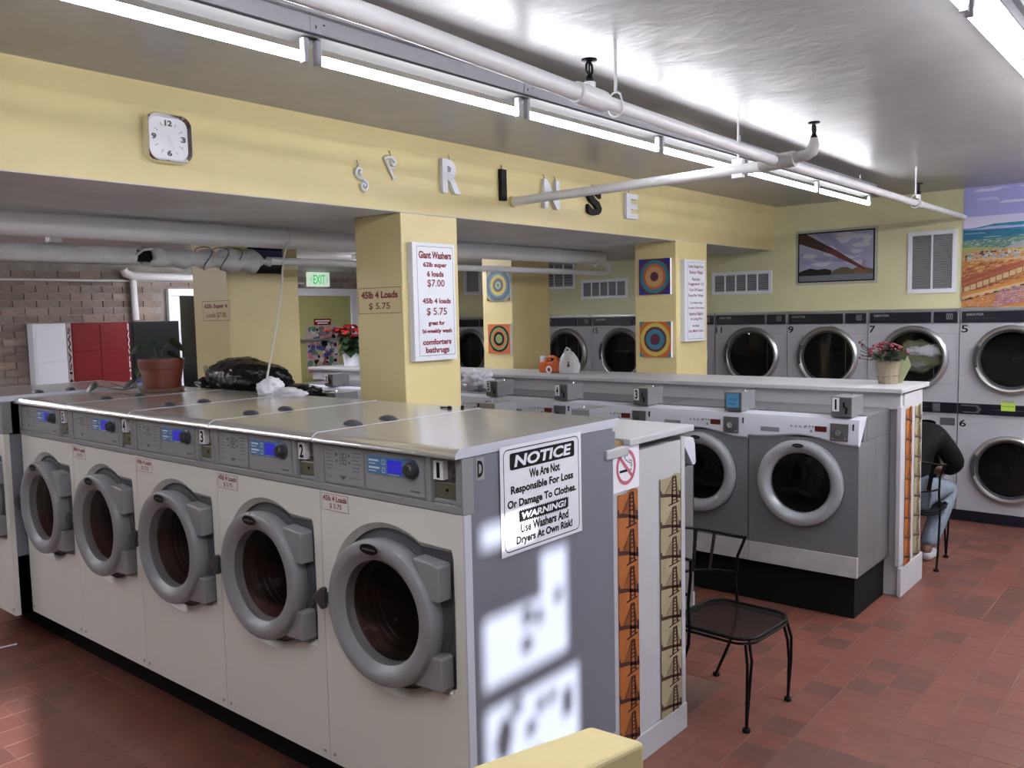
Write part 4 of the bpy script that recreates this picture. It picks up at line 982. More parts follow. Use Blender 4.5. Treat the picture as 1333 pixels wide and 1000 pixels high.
# mural
mw_ = thing('city_mural', 'colourful painted city mural with sea and rows of houses above dryer 5', 'mural', (-1.93, YW, 1.972), FY)
MW, MH = 2.6, 1.083
MB().box(0, MW, 0, MH, 0, .006).build('mural_board', flat('m_board', (.3, .3, .3)), mw_)
mc = [flat('m_sky', (.36, .37, .72)), flat('m_sky2', (.50, .50, .78)), flat('m_cloud', (.62, .60, .78)), flat('m_sea', (.015, .17, .30)), flat('m_sea2', (.03, .30, .42)), flat('m_foam', (.45, .62, .62)), flat('m_green', (.12, .26, .20)), flat('m_lime', (.42, .42, .12)), flat('m_grey', (.38, .40, .42)), flat('m_orange', (.62, .26, .06)), flat('m_brick', (.42, .12, .05)), flat('m_dark', (.06, .03, .04)), flat('m_tan', (.66, .44, .22)), flat('m_pink', (.55, .22, .38)), flat('m_lilac', (.62, .48, .62)), flat('m_road', (.38, .09, .05))]
f = FB(); f.rect(0, 0, MW, MH, 0, 0); random.seed(5)
zl = [0.0003]
def nz(): zl[0] += .000012; return zl[0]
for k in range(60):
    y = random.uniform(.80, 1.06); x = random.uniform(0, MW - .3); wd = random.uniform(.10, .3)
    f.poly([(x, y), (x + wd, y + random.uniform(-.02, .02)), (x + wd * .9, min(y + .02, MH)), (x + wd * .2, min(y + .022, MH))], nz(), random.choice([1, 1, 2, 2, 0]))
f.rect(0, .72, MW, .82, nz(), 2)
f.poly([(0, .66), (MW, .78), (MW, .62), (0, .60)], nz(), 3); f.rect(.0, .60, MW, .70, nz(), 3); f.poly([(.25, .745), (MW, .80), (MW, .72), (.2, .72), (0, .71), (0, .70)], nz(), 4)
f.poly([(0, .645), (MW, .70), (MW, .66), (0, .61)], nz(), 3)
for k in range(70):
    x, y = random.uniform(0, MW - .05), random.uniform(.60, .74); f.rect(x, y, x + random.uniform(.05, .2) if x < MW - .2 else x + .04, y + .004, nz(), random.choice([4, 4, 3, 5]))
f.poly([(0, .50), (0, .61), (.2, .615), (.5, .63), (MW, .65), (MW, .45)], nz(), 6)
for k in range(160):
    x, y = random.uniform(0, .55), random.uniform(.52, .61); f.line([(x, y), (x + random.uniform(.01, .04), y + random.uniform(-.01, .015))], .004, nz(), random.choice([5, 5, 6, 8, 11]))
f.poly([(.35, .53), (.52, .60), (.75, .64), (1.3, .64), (MW, .60), (MW, .42), (.45, .46)], nz(), 8)
f.poly([(0, .46), (0, .55), (.2, .54), (.36, .52), (.6, .53), (MW, .50), (MW, .3), (0, .3)], nz(), 7)
f.poly([(0, 0), (0, .49), (.12, .51), (.30, .52), (.55, .50), (MW, .46), (MW, 0)], nz(), 9)
# far houses
for k in range(150):
    x, y = random.uniform(.0, .52), random.uniform(.42, .50)
    f.rect(x, y, x + random.uniform(.01, .03), y + random.uniform(.008, .02), nz(), random.choice([8, 11, 12, 8, 5]))
f.line([(.0, .42), (.15, .435), (.42, .425), (.55, .45), (.56, .49), (.4, .51)], .014, nz(), 12)
# brick coloured roofs
for r in range(11):
    y0 = .41 - r * .026
    for k in range(64):
        x = k * .042 + (r % 2) * .02 + random.uniform(-.006, .006); y = y0 + k * .014 * .28 + random.uniform(-.005, .005)
        if y < .41 and x < MW - .05:
            f.poly([(x, y), (x + .036, y + .010), (x + .040, y + .026), (x + .006, y + .018)], nz(), random.choice([10, 10, 9, 12, 15])); f.line([(x, y), (x + .036, y + .010)], .0028, nz(), 11)
            if k % 2: f.line([(x, y), (x + .006, y + .018)], .0024, nz(), 11)
f.poly([(0, .215), (.25, .30), (.60, .41), (.60, .44), (.25, .335), (0, .25)], nz(), 15); f.poly([(0, .13), (.3, .20), (1.2, .42), (1.2, .40), (.3, .17), (0, .09)], nz(), 9)
# big terrace of houses
for k in range(24):
    x = .02 + k * .052; y = .135 + k * .0165 * 1.15
    f.poly([(x, y), (x + .046, y + .012), (x + .046, y + .062), (x, y + .050)], nz(), 12); f.poly([(x - .012, y + .05), (x + .046, y + .066), (x + .03, y + .088), (x - .022, y + .072)], nz(), 10)
    f.line([(x, y), (x + .046, y + .012)], .004, nz(), 11); f.line([(x, y), (x, y + .05)], .003, nz(), 11); f.line([(x - .012, y + .05), (x + .046, y + .066)], .003, nz(), 11)
f.poly([(0, .10), (.4, .195), (1.3, .42), (1.3, .40), (.4, .165), (0, .065)], nz(), 12); f.line([(0, .062), (.4, .162), (1.3, .40)], .004, nz(), 11)
for k in range(12):
    x = .05 + k * .07; y = .075 + k * .018; f.poly([(x, y), (x + .035, y + .009), (x + .035, y + .02), (x, y + .012)], nz(), random.choice([11, 15, 3]))
# pink grid at the foot
for r in range(9):
    for k in range(40):
        x = .26 + k * .026 + r * .004; y = .004 + r * .017 + k * .0045
        if y < .17 + k * .004 and y < .24 and x < MW - .03 and y > 0: f.rect(x, y, x + .020, y + .012, nz(), random.choice([13, 13, 14, 14, 12])); f.rect(x, y, x + .020, y + .0025, nz(), 11 if k % 3 == 0 else 13)
for k in range(80):
    x, y = random.uniform(0, .26), random.uniform(.0, .10); f.rect(x, y, x + .012, y + .006, nz(), random.choice([12, 10, 9, 14]))
f.build('mural_painting', mc, mw_, loc=(0, 0, .0062))

# ---------------------------------------------------------------- round paintings on the pillars
def target(label, x0, z0, w, h, rings, bgm, corner=None, irregular=.02):
    t = thing('round_painting', label, 'painting', (x0, 6.707, z0), FY)
    MB().box(0, w, 0, h, 0, .028).build('canvas', [paper][0], t)
    f = FB(); f.rect(0, 0, w, h, 0, 0); ms = [bgm]; z = .0002
    if corner:
        ms.append(corner); c_ = .05
        for (a, b) in ((0, 0), (w, 0), (w, h), (0, h)):
            sx, sy = (1 if a == 0 else -1), (1 if b == 0 else -1); f.poly([(a, b), (a + sx * c_, b), (a, b + sy * c_)] if sx * sy > 0 else [(a, b), (a, b + sy * c_), (a + sx * c_, b)], .0001, 1)
    for (r, m) in rings:
        if m not in ms: ms.append(m)
        f.poly([(min(w, max(0, w / 2 + r * w * math.cos(2 * PI * i / 26) * (1 + irregular * random.uniform(-1, 1)))), min(h, max(0, h / 2 + r * h * math.sin(2 * PI * i / 26) * (1 + irregular * random.uniform(-1, 1))))) for i in range(26)], z, ms.index(m)); z += .0002
    f.build('painted_rings', ms, t, loc=(0, 0, .0283))
    return t
aT, aP, aO, aY, aB, aR, aG, aK = flat('a_teal', (.04, .24, .34)), flat('a_plum', (.13, .02, .05)), flat('a_orange', (.70, .17, .03)), flat('a_yellow', (.75, .58, .10)), flat('a_blue', (.02, .02, .33)), flat('a_peach', (.75, .42, .18)), flat('a_green', (.16, .40, .18)), flat('a_black', (.02, .025, .02))
target('square painting of teal and orange rings on blue, upper on the sign pillar', -4.105, 2.146, .316, .315, [(.54, aP), (.47, aT), (.36, aO), (.29, aR), (.20, aR), (.13, aP)], aB)
target('square painting of orange, yellow and plum rings, lower on the sign pillar', -4.103, 1.590, .320, .315, [(.54, aO), (.47, aY), (.36, aP), (.29, aT), (.16, aP)], aO, aT)
target('square painting of teal, yellow and brown rings, upper on the far pillar', -5.937, 2.139, .315, .315, [(.60, aY), (.56, aT), (.48, aP), (.42, aT), (.34, aY), (.22, aP), (.16, aT), (.11, aY), (.06, aT)], aP)
target('orange square painting with dark green rings, lower on the far pillar', -5.933, 1.596, .300, .305, [(.45, aK), (.38, aG), (.32, aO), (.24, aK), (.15, aG), (.08, aO), (.05, aG)], aO)

# ---------------------------------------------------------------- signs on the pillars
gs = thing('price_sign', 'tall white Giant Washers price sign on the nearest yellow pillar', 'sign', (XB, 3.514, 1.730), FX)
w, h = .358, .705
MB().box(0, w, 0, h, 0, .045).build('sign_board', white_enamel, gs, bevel=.003)
f = FB(); f.frame(.035, .03, w - .018, h - .022, .0025); f.build('border', inkpurple, gs, loc=(0, 0, .0456))
def lines(parent, m, z, items, bold=.038):
    for (s_, x0, y0, x1, y1) in items: text(parent, s_, m, x0, y0, x1, y1, z, bold)
lines(gs, inkred, .0465, [('Giant Washers', .050, .610, .325, .655), ('62lb super', .085, .553, .285, .590), ('6 loads', .115, .503, .255, .538), ('$7.00', .115, .438, .262, .487),
    ('45lb 4 loads', .072, .343, .312, .375), ('$ 5.75', .103, .268, .275, .318), ('great for', .115, .205, .255, .240), ('bi-weekly wash', .065, .158, .315, .192), ('comforters', .065, .095, .308, .130), ('bathrugs', .088, .036, .288, .082)])
ss = thing('soap_sign', 'narrow white sign about using less soap, on the pillar by the green wall', 'sign', (XB, 6.78, 1.722), FX)
w, h = .385, .725
MB().box(0, w, 0, h, 0, .045).build('sign_board', white_enamel, ss, bevel=.003)
f = FB(); f.frame(.045, .022, w - .02, h - .022, .0025); f.build('border', inkpurple, ss, loc=(0, 0, .0456))
lines(ss, inkred, .0465, [('Less Soap For', .065, .645, .345, .680), ('Better Wash', .085, .600, .330, .630), ('Results', .13, .540, .275, .568), ('Suggested 1/2', .060, .492, .350, .525), ('Cup Of Liquid', .075, .440, .330, .472), ('Soap Per Wash.', .060, .390, .345, .422),
    ('Too Much Soap', .09, .330, .320, .352), ('Creates Detersoap', .055, .285, .350, .308), ('Harms Fabric', .075, .230, .335, .262), ('In Long Run', .10, .182, .320, .214), ('And May', .13, .122, .260, .148), ('Stay Mark Color', .060, .075, .340, .105)], .015)
def wallsign(label, x0, z0, w, h, l1, l2):
    t = thing('price_sign', label, 'sign', (x0, 3.471, z0), FY)
    MB().box(0, w, 0, h, 0, .004).build('sign_board', yellow, t)
    f = FB(); f.frame(.002, .002, w - .002, h - .002, .003); f.build('border', inkred, t, loc=(0, 0, .0046))
    text(t, l1, inkred, *(.03, h * .58, w - .03, h * .85), .005, .04); text(t, l2, inkred, *(w * .25 if '$ ' in l2 else .05, h * .14, w * .74 if '$ ' in l2 else w - .05, h * .42), .005, .04)
wallsign('yellow sign reading 45lb 4 Loads on the nearest pillar', -4.143, 2.018, .390, .160, '45lb 4 Loads', '$ 5.75')
wallsign('yellow sign reading 62lb Super 6 Loads on the pillar by the brick wall', -5.942, 1.995, .37, .150, '62lb Super 6', 'Loads $7.00')

# ---------------------------------------------------------------- clock
ck = thing('wall_clock', 'square white wall clock with a rounded silver frame on the yellow beam', 'clock', (XB, 2.040, 2.822), FX)
sq = lambda s_: rrect(-s_, -s_, s_, s_, s_ * .45, 7)
b = MB(); n0 = sq(.108); n1 = sq(.108); n2 = sq(.102); n3 = sq(.091)
V = [(p[0], p[1], 0) for p in n0] + [(p[0], p[1], .044) for p in n1] + [(p[0], p[1], .054) for p in n2] + [(p[0], p[1], .038) for p in n3]
N = len(n0); F_ = [(k * N + i, k * N + (i + 1) % N, (k + 1) * N + (i + 1) % N, (k + 1) * N + i) for k in range(3) for i in range(N)]
b.add(V, F_); b.build('case', chrome, ck, smooth=35)
MB().prism(sq(.095), .0, .036, 'z').build('dial_face', paper, ck)
f = FB()
for k in range(12):
    if k % 3 == 0: continue
    a = k * PI / 6; q = 1 / max(abs(math.cos(a)), abs(math.sin(a))) * .9; f.line([(.056 * math.sin(a) * q, .056 * math.cos(a) * q), (.074 * math.sin(a) * q, .074 * math.cos(a) * q)], .0022)
f.build('hour_marks', inkgray, ck, loc=(0, 0, .0365))
for s_, (x, y) in {'12': (-.017, .054), '3': (.058, -.011), '6': (-.011, -.078), '9': (-.082, -.011)}.items(): text(ck, s_, inkgray, x, y, x + (.036 if s_ == '12' else .024), y + .026, .0368, .05, name='numeral')
f = FB(); f.poly([(-.003, .010), (.030, -.058), (.034, -.056), (.003, .012)], .0, 0); f.poly([(-.004, .014), (.014, -.052), (.021, -.048), (.004, .014)], .0003, 0)
f.build('hands', white_enamel, ck, loc=(0, 0, .038))

# ---------------------------------------------------------------- hanging letters
def hook(parent, x, y):
    MB().tube([(x, y, .006), (x + .006, y + .012, .010), (x - .004, y + .022, .012), (x + .003, y + .030, .006), (x, y + .034, .0)], .0025, 6).build('hook', brass, parent, smooth=60)
def letter(ch, label, y0, y1, z0, z1, m, hooks=(.5,)):
    t = thing('wall_letter', label, 'letter', (XB, y0, z0), FX)
    o = text(t, ch, m, 0, 0, y1 - y0, z1 - z0, .018, bold=.035, depth=.0, name='letter_body')
    me = text_mesh(ch, m, .035, .5); o.data = me; o.scale = (y1 - y0, z1 - z0, .028); o.location = (0, 0, .014 + .004)
    for u in hooks: hook(t, (y1 - y0) * u, z1 - z0)
    return t
lw = white_enamel; lk_ = mat('black_letter_paint', (.015, .015, .016), .5)
letter('R', 'large white letter R hung on the yellow beam', 3.800, 3.960, 2.748, 2.952, lw)
letter('I', 'large black letter I hung on the yellow beam', 4.350, 4.402, 2.748, 2.950, lk_)
letter('N', 'large white letter N hung on the beam, crossed by the branch pipe', 4.808, 4.985, 2.735, 2.935, lw, (.12, .85))
letter('S', 'large black letter S hung on the yellow beam below the branch pipe', 5.340, 5.520, 2.728, 2.925, lk_)
letter('E', 'large white letter E hung last on the yellow beam', 5.868, 6.040, 2.738, 2.935, lw, (.35,))
def scroll(label, loc, curves, r=.009):
    t = thing('wall_letter', label, 'letter', loc, FX)
    b = MB()
    for c_ in curves: b.tube([(p[0], p[1], .012) for p in c_], [r * (1 if 0 < i < len(c_) - 1 else .6) for i in range(len(c_))], 8)
    b.build('letter_body', lw, t, smooth=60); return t
sp1 = [(.045 + .018 * math.cos(a) * (1 - .06 * i), .098 + .018 * math.sin(a) * (1 - .06 * i)) for i, a in enumerate([PI * 2.6 - .55 * k for k in range(9)])]
S_ = [(.062, .088), (.050, .104), (.040, .097), (.045, .088)]
Sp = [(.052, .090), (.044, .088), (.040, .098), (.050, .110), (.030, .122), (.012, .108), (.008, .085), (.028, .066), (.062, .062), (.086, .045), (.088, .018), (.068, .0), (.048, .010), (.044, .030), (.060, .040), (.070, .028), (.064, .020)]
t = scroll('small white curly letter S hung on the beam left of the R', (XB, 3.130, 2.702), [Sp]); hook(t, .024, .128)
Fp = [[(.012, .110), (.030, .098), (.062, .040), (.088, .0)], [(.012, .110), (.045, .122), (.080, .118), (.098, .100), (.088, .082), (.068, .088), (.070, .104)], [(.052, .062), (.098, .060)], [(.075, .0), (.105, .012)]]
t = scroll('small white curly letter F hanging askew beside the R', (XB, 3.335, 2.788), Fp); hook(t, .060, .124)

# ---------------------------------------------------------------- chairs
def make_chair(label):
    t = thing('iron_chair', label, 'chair', group='black wrought iron chairs')
    w, d, sh = .235, .235, .445
    # seat outline (front at +Y)
    out = rrect(-w, -d + .02, w, d, .10, 7)
    b = MB(); pts = [(p[0], p[1], sh) for p in out]; b.tube(pts + pts[:1], .009, 8, cap=False); pts2 = [(p[0] * .995, p[1] * .995, sh - .022) for p in out]; b.tube(pts2 + pts2[:1], .007, 8, cap=False)
    b.build('seat_frame', iron, t, smooth=60)
    def inside(x, y):
        X_, Y_ = abs(x), abs(y - .01); a, c_ = w - .004, d - .014
        if X_ > a or Y_ > c_: return False
        dx, dy = X_ - (a - .10), Y_ - (c_ - .10)
        return not (dx > 0 and dy > 0 and math.hypot(dx, dy) > .10)
    g = MB(); st = .0125; wd = .0058
    for sg in (1, -1):
        for k in range(-44, 45):
            c0 = k * st; run = None; prev = None
            for q in range(-60, 61):
                s_ = q * .006; x = (s_ + c0) / 1.4142 * 1.0; y = sg * (s_ - c0) / 1.4142
                if inside(x, y):
                    if run is None: run = (x, y)
                    prev = (x, y)
                elif run:
                    break
            if run and prev and prev != run:
                (x0, y0), (x1, y1) = run, prev; L_ = math.hypot(x1 - x0, y1 - y0); nx_, ny_ = -(y1 - y0) / L_ * wd / 2, (x1 - x0) / L_ * wd / 2
                z = sh + (.0008 if sg > 0 else -.0008)
                g.add([(x0 - nx_, y0 - ny_, z), (x1 - nx_, y1 - ny_, z), (x1 + nx_, y1 + ny_, z), (x0 + nx_, y0 + ny_, z), (x0, y0, z - .002), (x1, y1, z - .002)], [(0, 1, 2, 3), (0, 4, 5, 1), (3, 2, 5, 4)])
    so = g.build('seat_mesh', iron, t)
    for sx in (-1, 1):
        for dx in (-.03, .025):
            l = MB(); l.tube([(sx * (w - .04) + dx, d - .035 + (0 if dx < 0 else .01), sh - .02), (sx * (w - .025) + dx * .8, d - .01, sh * .75), (sx * (w - .015) + dx * .45, d - .01, .22), (sx * (w - .015), d - .02, .012)], .0075, 8)
            if dx < 0: l.lathe([(.0, .0), (.019, .0), (.019, .016), (.012, .020), (.0, .020)], (sx * (w - .015), d - .02, 0), 'z', 14)
            l.build('front_leg', iron, t, smooth=60)
        l = MB(); l.tube([(sx * (w + .04), -.05, .80), (sx * (w + .025), -.06, .76), (sx * (w - .0), -.075, .70), (sx * (w + .0), -.09, .56), (sx * (w + .006), -.08, sh), (sx * (w + .006), -.085, .36), (sx * (w + .012), -.125, .22), (sx * (w + .02), -.20, .05), (sx * (w + .02), -.215, .012)], .0085, 8)
        l.lathe([(.0, .0), (.019, .0), (.019, .016), (.012, .020), (.0, .020)], (sx * (w + .02), -.215, 0), 'z', 14)
        l.build('rear_leg', iron, t, smooth=60)
    def rail(z, bow, x1, y0):
        return [(x1 * math.sin(PI / 2 * k / 8), y0 - bow * math.cos(PI / 2 * k / 8), z) for k in range(-8, 9)]
    b = MB(); b.tube([(p[0], p[1], p[2] + .055 * (1 - (p[0] / (w + .03)) ** 2)) for p in rail(.795, .27, w + .035, -.05)], .0085, 8); b.build('top_rail', iron, t, smooth=60)
    b = MB(); b.tube(rail(.605, .23, w - .0, -.09), .008, 8); b.build('lower_rail', iron, t, smooth=60)
    for k in range(-3, 4):
        x = k * .064; yb = -.09 - .23 * math.sqrt(max(0, 1 - (x / w) ** 2)); x2 = x * 1.15; yt = -.05 - .27 * math.sqrt(max(0, 1 - (x2 / (w + .035)) ** 2)); zt = .795 + .055 * (1 - (x2 / (w + .03)) ** 2)
        b = MB(); hw = .015
        b.add([(x - hw, yb, .605), (x + hw, yb, .605), (x2 + hw, yt, zt), (x2 - hw, yt, zt), (x - hw, yb + .004, .605), (x + hw, yb + .004, .605), (x2 + hw, yt + .004, zt), (x2 - hw, yt + .004, zt)], [(0, 1, 2, 3), (7, 6, 5, 4), (0, 4, 5, 1), (1, 5, 6, 2), (2, 6, 7, 3), (3, 7, 4, 0)])
        b.build('back_slat', iron, t)
    return t
c1 = make_chair('black iron chair with mesh seat standing empty beside the white partition')
c1.location = (-1.905, 3.925, 0); c1.rotation_euler = (0, 0, R(-90 - 3))
c2 = dup(c1, (-1.905, 7.09, 0), (0, 0, 0), 'black iron chair the crouched person sits on, beyond the counter end')

# ---------------------------------------------------------------- seated person
def skinfig(name, pts, edges, m, parent=None, levels=2, root=0):
    me = bpy.data.meshes.new(name); me.from_pydata([p[:3] for p in pts], edges, [])
    me.materials.append(m)
    o = bpy.data.objects.new(name, me); COL.objects.link(o)
    if parent: o.parent = parent
    s = o.modifiers.new('skin', 'SKIN'); s.use_smooth_shade = True
    for i, p in enumerate(pts):
        sv = me.skin_vertices[0].data[i]; r = p[3]; sv.radius = (r, r) if not isinstance(r, tuple) else r; sv.use_root = (i == root)
    sb = o.modifiers.new('sub', 'SUBSURF'); sb.levels = levels; sb.render_levels = levels
    return o
pe = thing('person', 'person in black jacket and pale jeans bent forward on the far chair', 'person', (-1.92, 7.02, .45))
# body (skin) : pelvis root; everything relative to pelvis on the seat
body = [(0, 0, .11, .13), (-.01, .10, .26, .13), (-.02, .22, .42, .14), (-.05, .33, .52, .13), (-.07, .40, .56, .055), (-.09, .46, .575, .05),        # 0-5 spine, neck
        (.17, .28, .50, .065), (.27, .34, .30, .05), (.17, .54, .20, .038), (.13, .58, .19, .03),                                                   # 6-9 right arm
        (-.25, .28, .50, .065), (-.34, .36, .30, .05), (-.22, .54, .20, .038), (-.18, .58, .19, .03),                                                # 10-13 left arm
        (.09, .04, .09, .10), (.20, .42, .10, .075), (.17, .24, -.18, .055), (.13, .10, -.375, .04), (.13, .20, -.405, .035),                        # 14-18 right leg
        (-.10, .04, .09, .10), (-.18, .42, .09, .075), (-.15, .35, -.18, .055), (-.14, .26, -.375, .04), (-.14, .37, -.405, .035)]
ed = [(0, 1), (1, 2), (2, 3), (3, 4), (4, 5), (2, 6), (6, 7), (7, 8), (8, 9), (2, 10), (10, 11), (11, 12), (12, 13), (0, 14), (14, 15), (15, 16), (16, 17), (17, 18), (0, 19), (19, 20), (20, 21), (21, 22), (22, 23)]
skinfig('body', body, ed, skin, pe)
jk = [(0, -.01, .13, .165), (-.01, .09, .27, .165), (-.02, .21, .44, .175), (-.05, .32, .53, .15), (-.06, .37, .56, .085), (.18, .27, .50, .095), (.285, .34, .30, .082), (.18, .52, .21, .055), (-.26, .27, .50, .095), (-.35, .36, .30, .082), (-.23, .52, .21, .055)]
skinfig('jacket', jk, [(0, 1), (1, 2), (2, 3), (3, 4), (2, 5), (5, 6), (6, 7), (2, 8), (8, 9), (9, 10)], jacket, pe)
jn = [(0, .0, .10, .15), (.10, .05, .09, .115), (.21, .43, .105, .098), (.175, .24, -.16, .075), (.135, .11, -.345, .07), (-.11, .05, .09, .115), (-.19, .43, .095, .098), (-.155, .35, -.16, .075), (-.145, .27, -.345, .07)]
skinfig('jeans', jn, [(0, 1), (1, 2), (2, 3), (3, 4), (0, 5), (5, 6), (6, 7), (7, 8)], jeans, pe)
for sx, (fx, fy) in ((1, (.135, .10)), (-1, (-.14, .26))):
    skinfig('shoe', [(fx, fy - .03, -.41, .045), (fx, fy + .06, -.412, .048), (fx + .01, fy + .17, -.418, .042), (fx + .01, fy + .20, -.420, .030)], [(0, 1), (1, 2), (2, 3)], shoe, pe)
# head, bowed forward
import bmesh
def head(parent, loc, rot):
    hmt = bpy.data.objects.new('head', None)
    bm = bmesh.new(); bmesh.ops.create_uvsphere(bm, u_segments=24, v_segments=18, radius=1)
    for v in bm.verts:
        x, y, z = v.co; k = 1.0 - .22 * max(0, -z) ** 1.5
        X_, Y_, Z_ = x * .076 * k, y * .095 * (1 - .12 * max(0, -z)), z * .115
        if y > .3 and abs(x) < .22 and -.25 < z < .15: Y_ += .020 * (1 - abs(x) / .22) * (1 - abs(z + .1) / .3)      # nose
        if y > .5 and .12 < abs(x) < .5 and .02 < z < .22: Y_ -= .008                                             # eye sockets
        if y > .3 and abs(x) < .35 and -.52 < z < -.38: Y_ += .004                                                # lips
        if abs(x) > .93 and abs(z) < .25: X_ *= 1.10
        v.co = (X_, Y_, Z_)
    me = bpy.data.meshes.new('head'); bm.to_mesh(me); bm.free(); me.materials.append(skin); me.polygons.foreach_set('use_smooth', [True] * len(me.polygons))
    h = obj_mesh('head', me, parent, loc, rot)
    bm = bmesh.new(); bmesh.ops.create_uvsphere(bm, u_segments=24, v_segments=16, radius=1)
    for v in bm.verts:
        x, y, z = v.co; X_, Y_, Z_ = x * .086, y * .104 - .008, z * .122 + .006
        if y > .25 and z < .55: X_ *= .86; Y_ = min(Y_, .045); Z_ = max(Z_, .03)
        if z < -.5: Z_ = -.065
        v.co = (X_, Y_, Z_)
    me = bpy.data.meshes.new('hair'); bm.to_mesh(me); bm.free(); me.materials.append(hairm); me.polygons.foreach_set('use_smooth', [True] * len(me.polygons))
    obj_mesh('hair', me, h)
    ey = MB()
    for sx in (-1, 1): ey.lathe([(.0, .010), (.008, .008), (.011, .0)], (sx * .028, .078, .012), 'y', 10)
    ey.build('eyes', inkwhite, h, smooth=60); MB().box(-.022, .022, .080, .092, -.052, -.047).build('mouth', flat('lip', (.25, .08, .07)), h)
    for sx in (-1, 1): MB().lathe([(.0, -.006), (.014, -.006), (.018, .0), (.014, .006), (.0, .006)], (sx * .079, -.002, -.005), 'x', 12).build('ear', skin, h, smooth=60)
    return h
head(pe, (-.105, .50, .60), (R(-48), R(6), R(12)))
def hand(parent, base, dirv, side):
    d = Vector(dirv).normalized(); s_ = d.cross(Vector((0, 0, 1))).normalized() * side; u = s_.cross(d).normalized() * (1 if side > 0 else -1)
    B = Vector(base); b = MB()
    pm_ = [B, B + d * .04, B + d * .085]; b.tube([tuple(p) for p in pm_], [.022, .034, .030], 10)
    for k, L_ in enumerate((.062, .074, .070, .054)):
        o = (k - 1.5) * .017; q0 = B + d * .075 + s_ * o; q1 = q0 + d * L_ * .5 - u * .004; q2 = q1 + d * L_ * .35 - u * .016; q3 = q2 + d * L_ * .15 - u * .018
        b.tube([tuple(q) for q in (q0, q1, q2, q3)], [.0095, .009, .008, .006], 8)
    q0 = B + d * .02 - s_ * .022; b.tube([tuple(q0), tuple(q0 + d * .025 - s_ * .028), tuple(q0 + d * .055 - s_ * .034)], [.012, .011, .008], 8)
    return b.build('hand', skin, parent, smooth=70)
hand(pe, (.14, .57, .195), (-.6, .75, -.1), -1); hand(pe, (-.19, .57, .195), (.6, .75, -.1), 1)

# ---------------------------------------------------------------- potted vine
def leaf_mesh(mb, base, d, size, droop=.3, m=None, roll=0.0):
    d = Vector(d).normalized(); s_ = d.cross(Vector((0, 0, 1))); s_ = s_.normalized() if s_.length > .01 else Vector((1, 0, 0)); n = s_.cross(d)
    s_ = s_ * math.cos(roll) + n * math.sin(roll); n = s_.cross(d)
    B = Vector(base); out = [(0, 0), (.10, .30), (.30, .46), (.55, .42), (.80, .22), (1, 0)]
    c_ = [B + d * (u * size) - n * (droop * size * u * u) for u, _ in out]
    l_ = [c_[i] + s_ * (w_ * size) + n * (.12 * w_ * size) for i, (u, w_) in enumerate(out)]; r_ = [c_[i] - s_ * (w_ * size) + n * (.12 * w_ * size) for i, (u, w_) in enumerate(out)]
    v = [tuple(p) for p in c_ + l_ + r_]; K = len(out); f = []
    for i in range(K - 1): f.append((i, i + 1, K + i + 1, K + i)); f.append((i, 2 * K + i, 2 * K + i + 1, i + 1))
    mb.add(v, f, m)
pp = thing('potted_vine', 'trailing green vine in a terracotta pot on top of the cream washers', 'plant', (-5.22, 2.74, 1.560))
pp.scale = (.95, .95, .86)
MB().lathe([(.0, .0), (.135, .0), (.150, .022), (.142, .026), (.12, .012), (.0, .012)], (0, 0, 0), 'z', 32).build('saucer', saucer, pp, smooth=40)
MB().lathe([(.0, .014), (.112, .014), (.135, .160), (.140, .163), (.148, .225), (.146, .238), (.136, .238), (.130, .20), (.0, .20)], (0, 0, 0), 'z', 40).build('pot', terra, pp, smooth=35)
def screen_dir(a, b): return rt * a + Vector((0, 0, 1)) * b
vs = [[(0, 0, .20), (.02, .0, .30), (.06, .03, .36)], [(0, 0, .20), (-.06, -.04, .27), (-.12, -.06, .32)], [(0, 0, .2), (.03, 0, .25), (.05, .02, .27)], [(-.02, 0, .2), (-.10, -.05, .18), (-.13, -.08, .14)], [(-.02, -.02, .2), (-.05, -.02, .33)], [(-.10, -.06, .19), (-.17, -.12, .03), (-.22, -.16, .03), (-.30, -.20, .06)]]
sm = MB()
for c_ in vs: sm.tube(c_, .004, 6)
sm.tube([(-.10, -.08, .19), (-.14, -.10, .09), (-.13, -.12, .03), (-.2, -.18, .012), (-.28, -.24, .03), (-.33, -.28, .045)], .004, 6)
sm.build('stem', leafdry, pp, smooth=60)
rs = [((-.12, -.06, .32), (-.5, -.45, -.1), .13, .5, .6), ((.06, .03, .36), (.75, .6, -.25), .14, .4, .8), ((.05, .02, .27), (.7, .6, .0), .12, .5, .6), ((-.10, -.05, .20), (-.35, -.3, -.75), .16, .3, 1.2), ((-.13, -.08, .16), (-.2, -.2, -.9), .10, .4, 1.0), ((-.15, -.12, .06), (-.8, -.55, -.1), .10, .4, .7), ((-.33, -.28, .045), (-.7, -.6, -.1), .10, .4, .8), ((-.04, -.02, .33), (-.7, -.5, .35), .11, .5, .7), ((-.12, -.09, .11), (.5, .2, -.2), .07, .5, .6)]
for (p, d, s_, dr_, ro) in rs:
    lf = MB(); leaf_mesh(lf, p, d, s_, dr_, roll=ro); lf.build('leaf', leaf, pp, smooth=70)

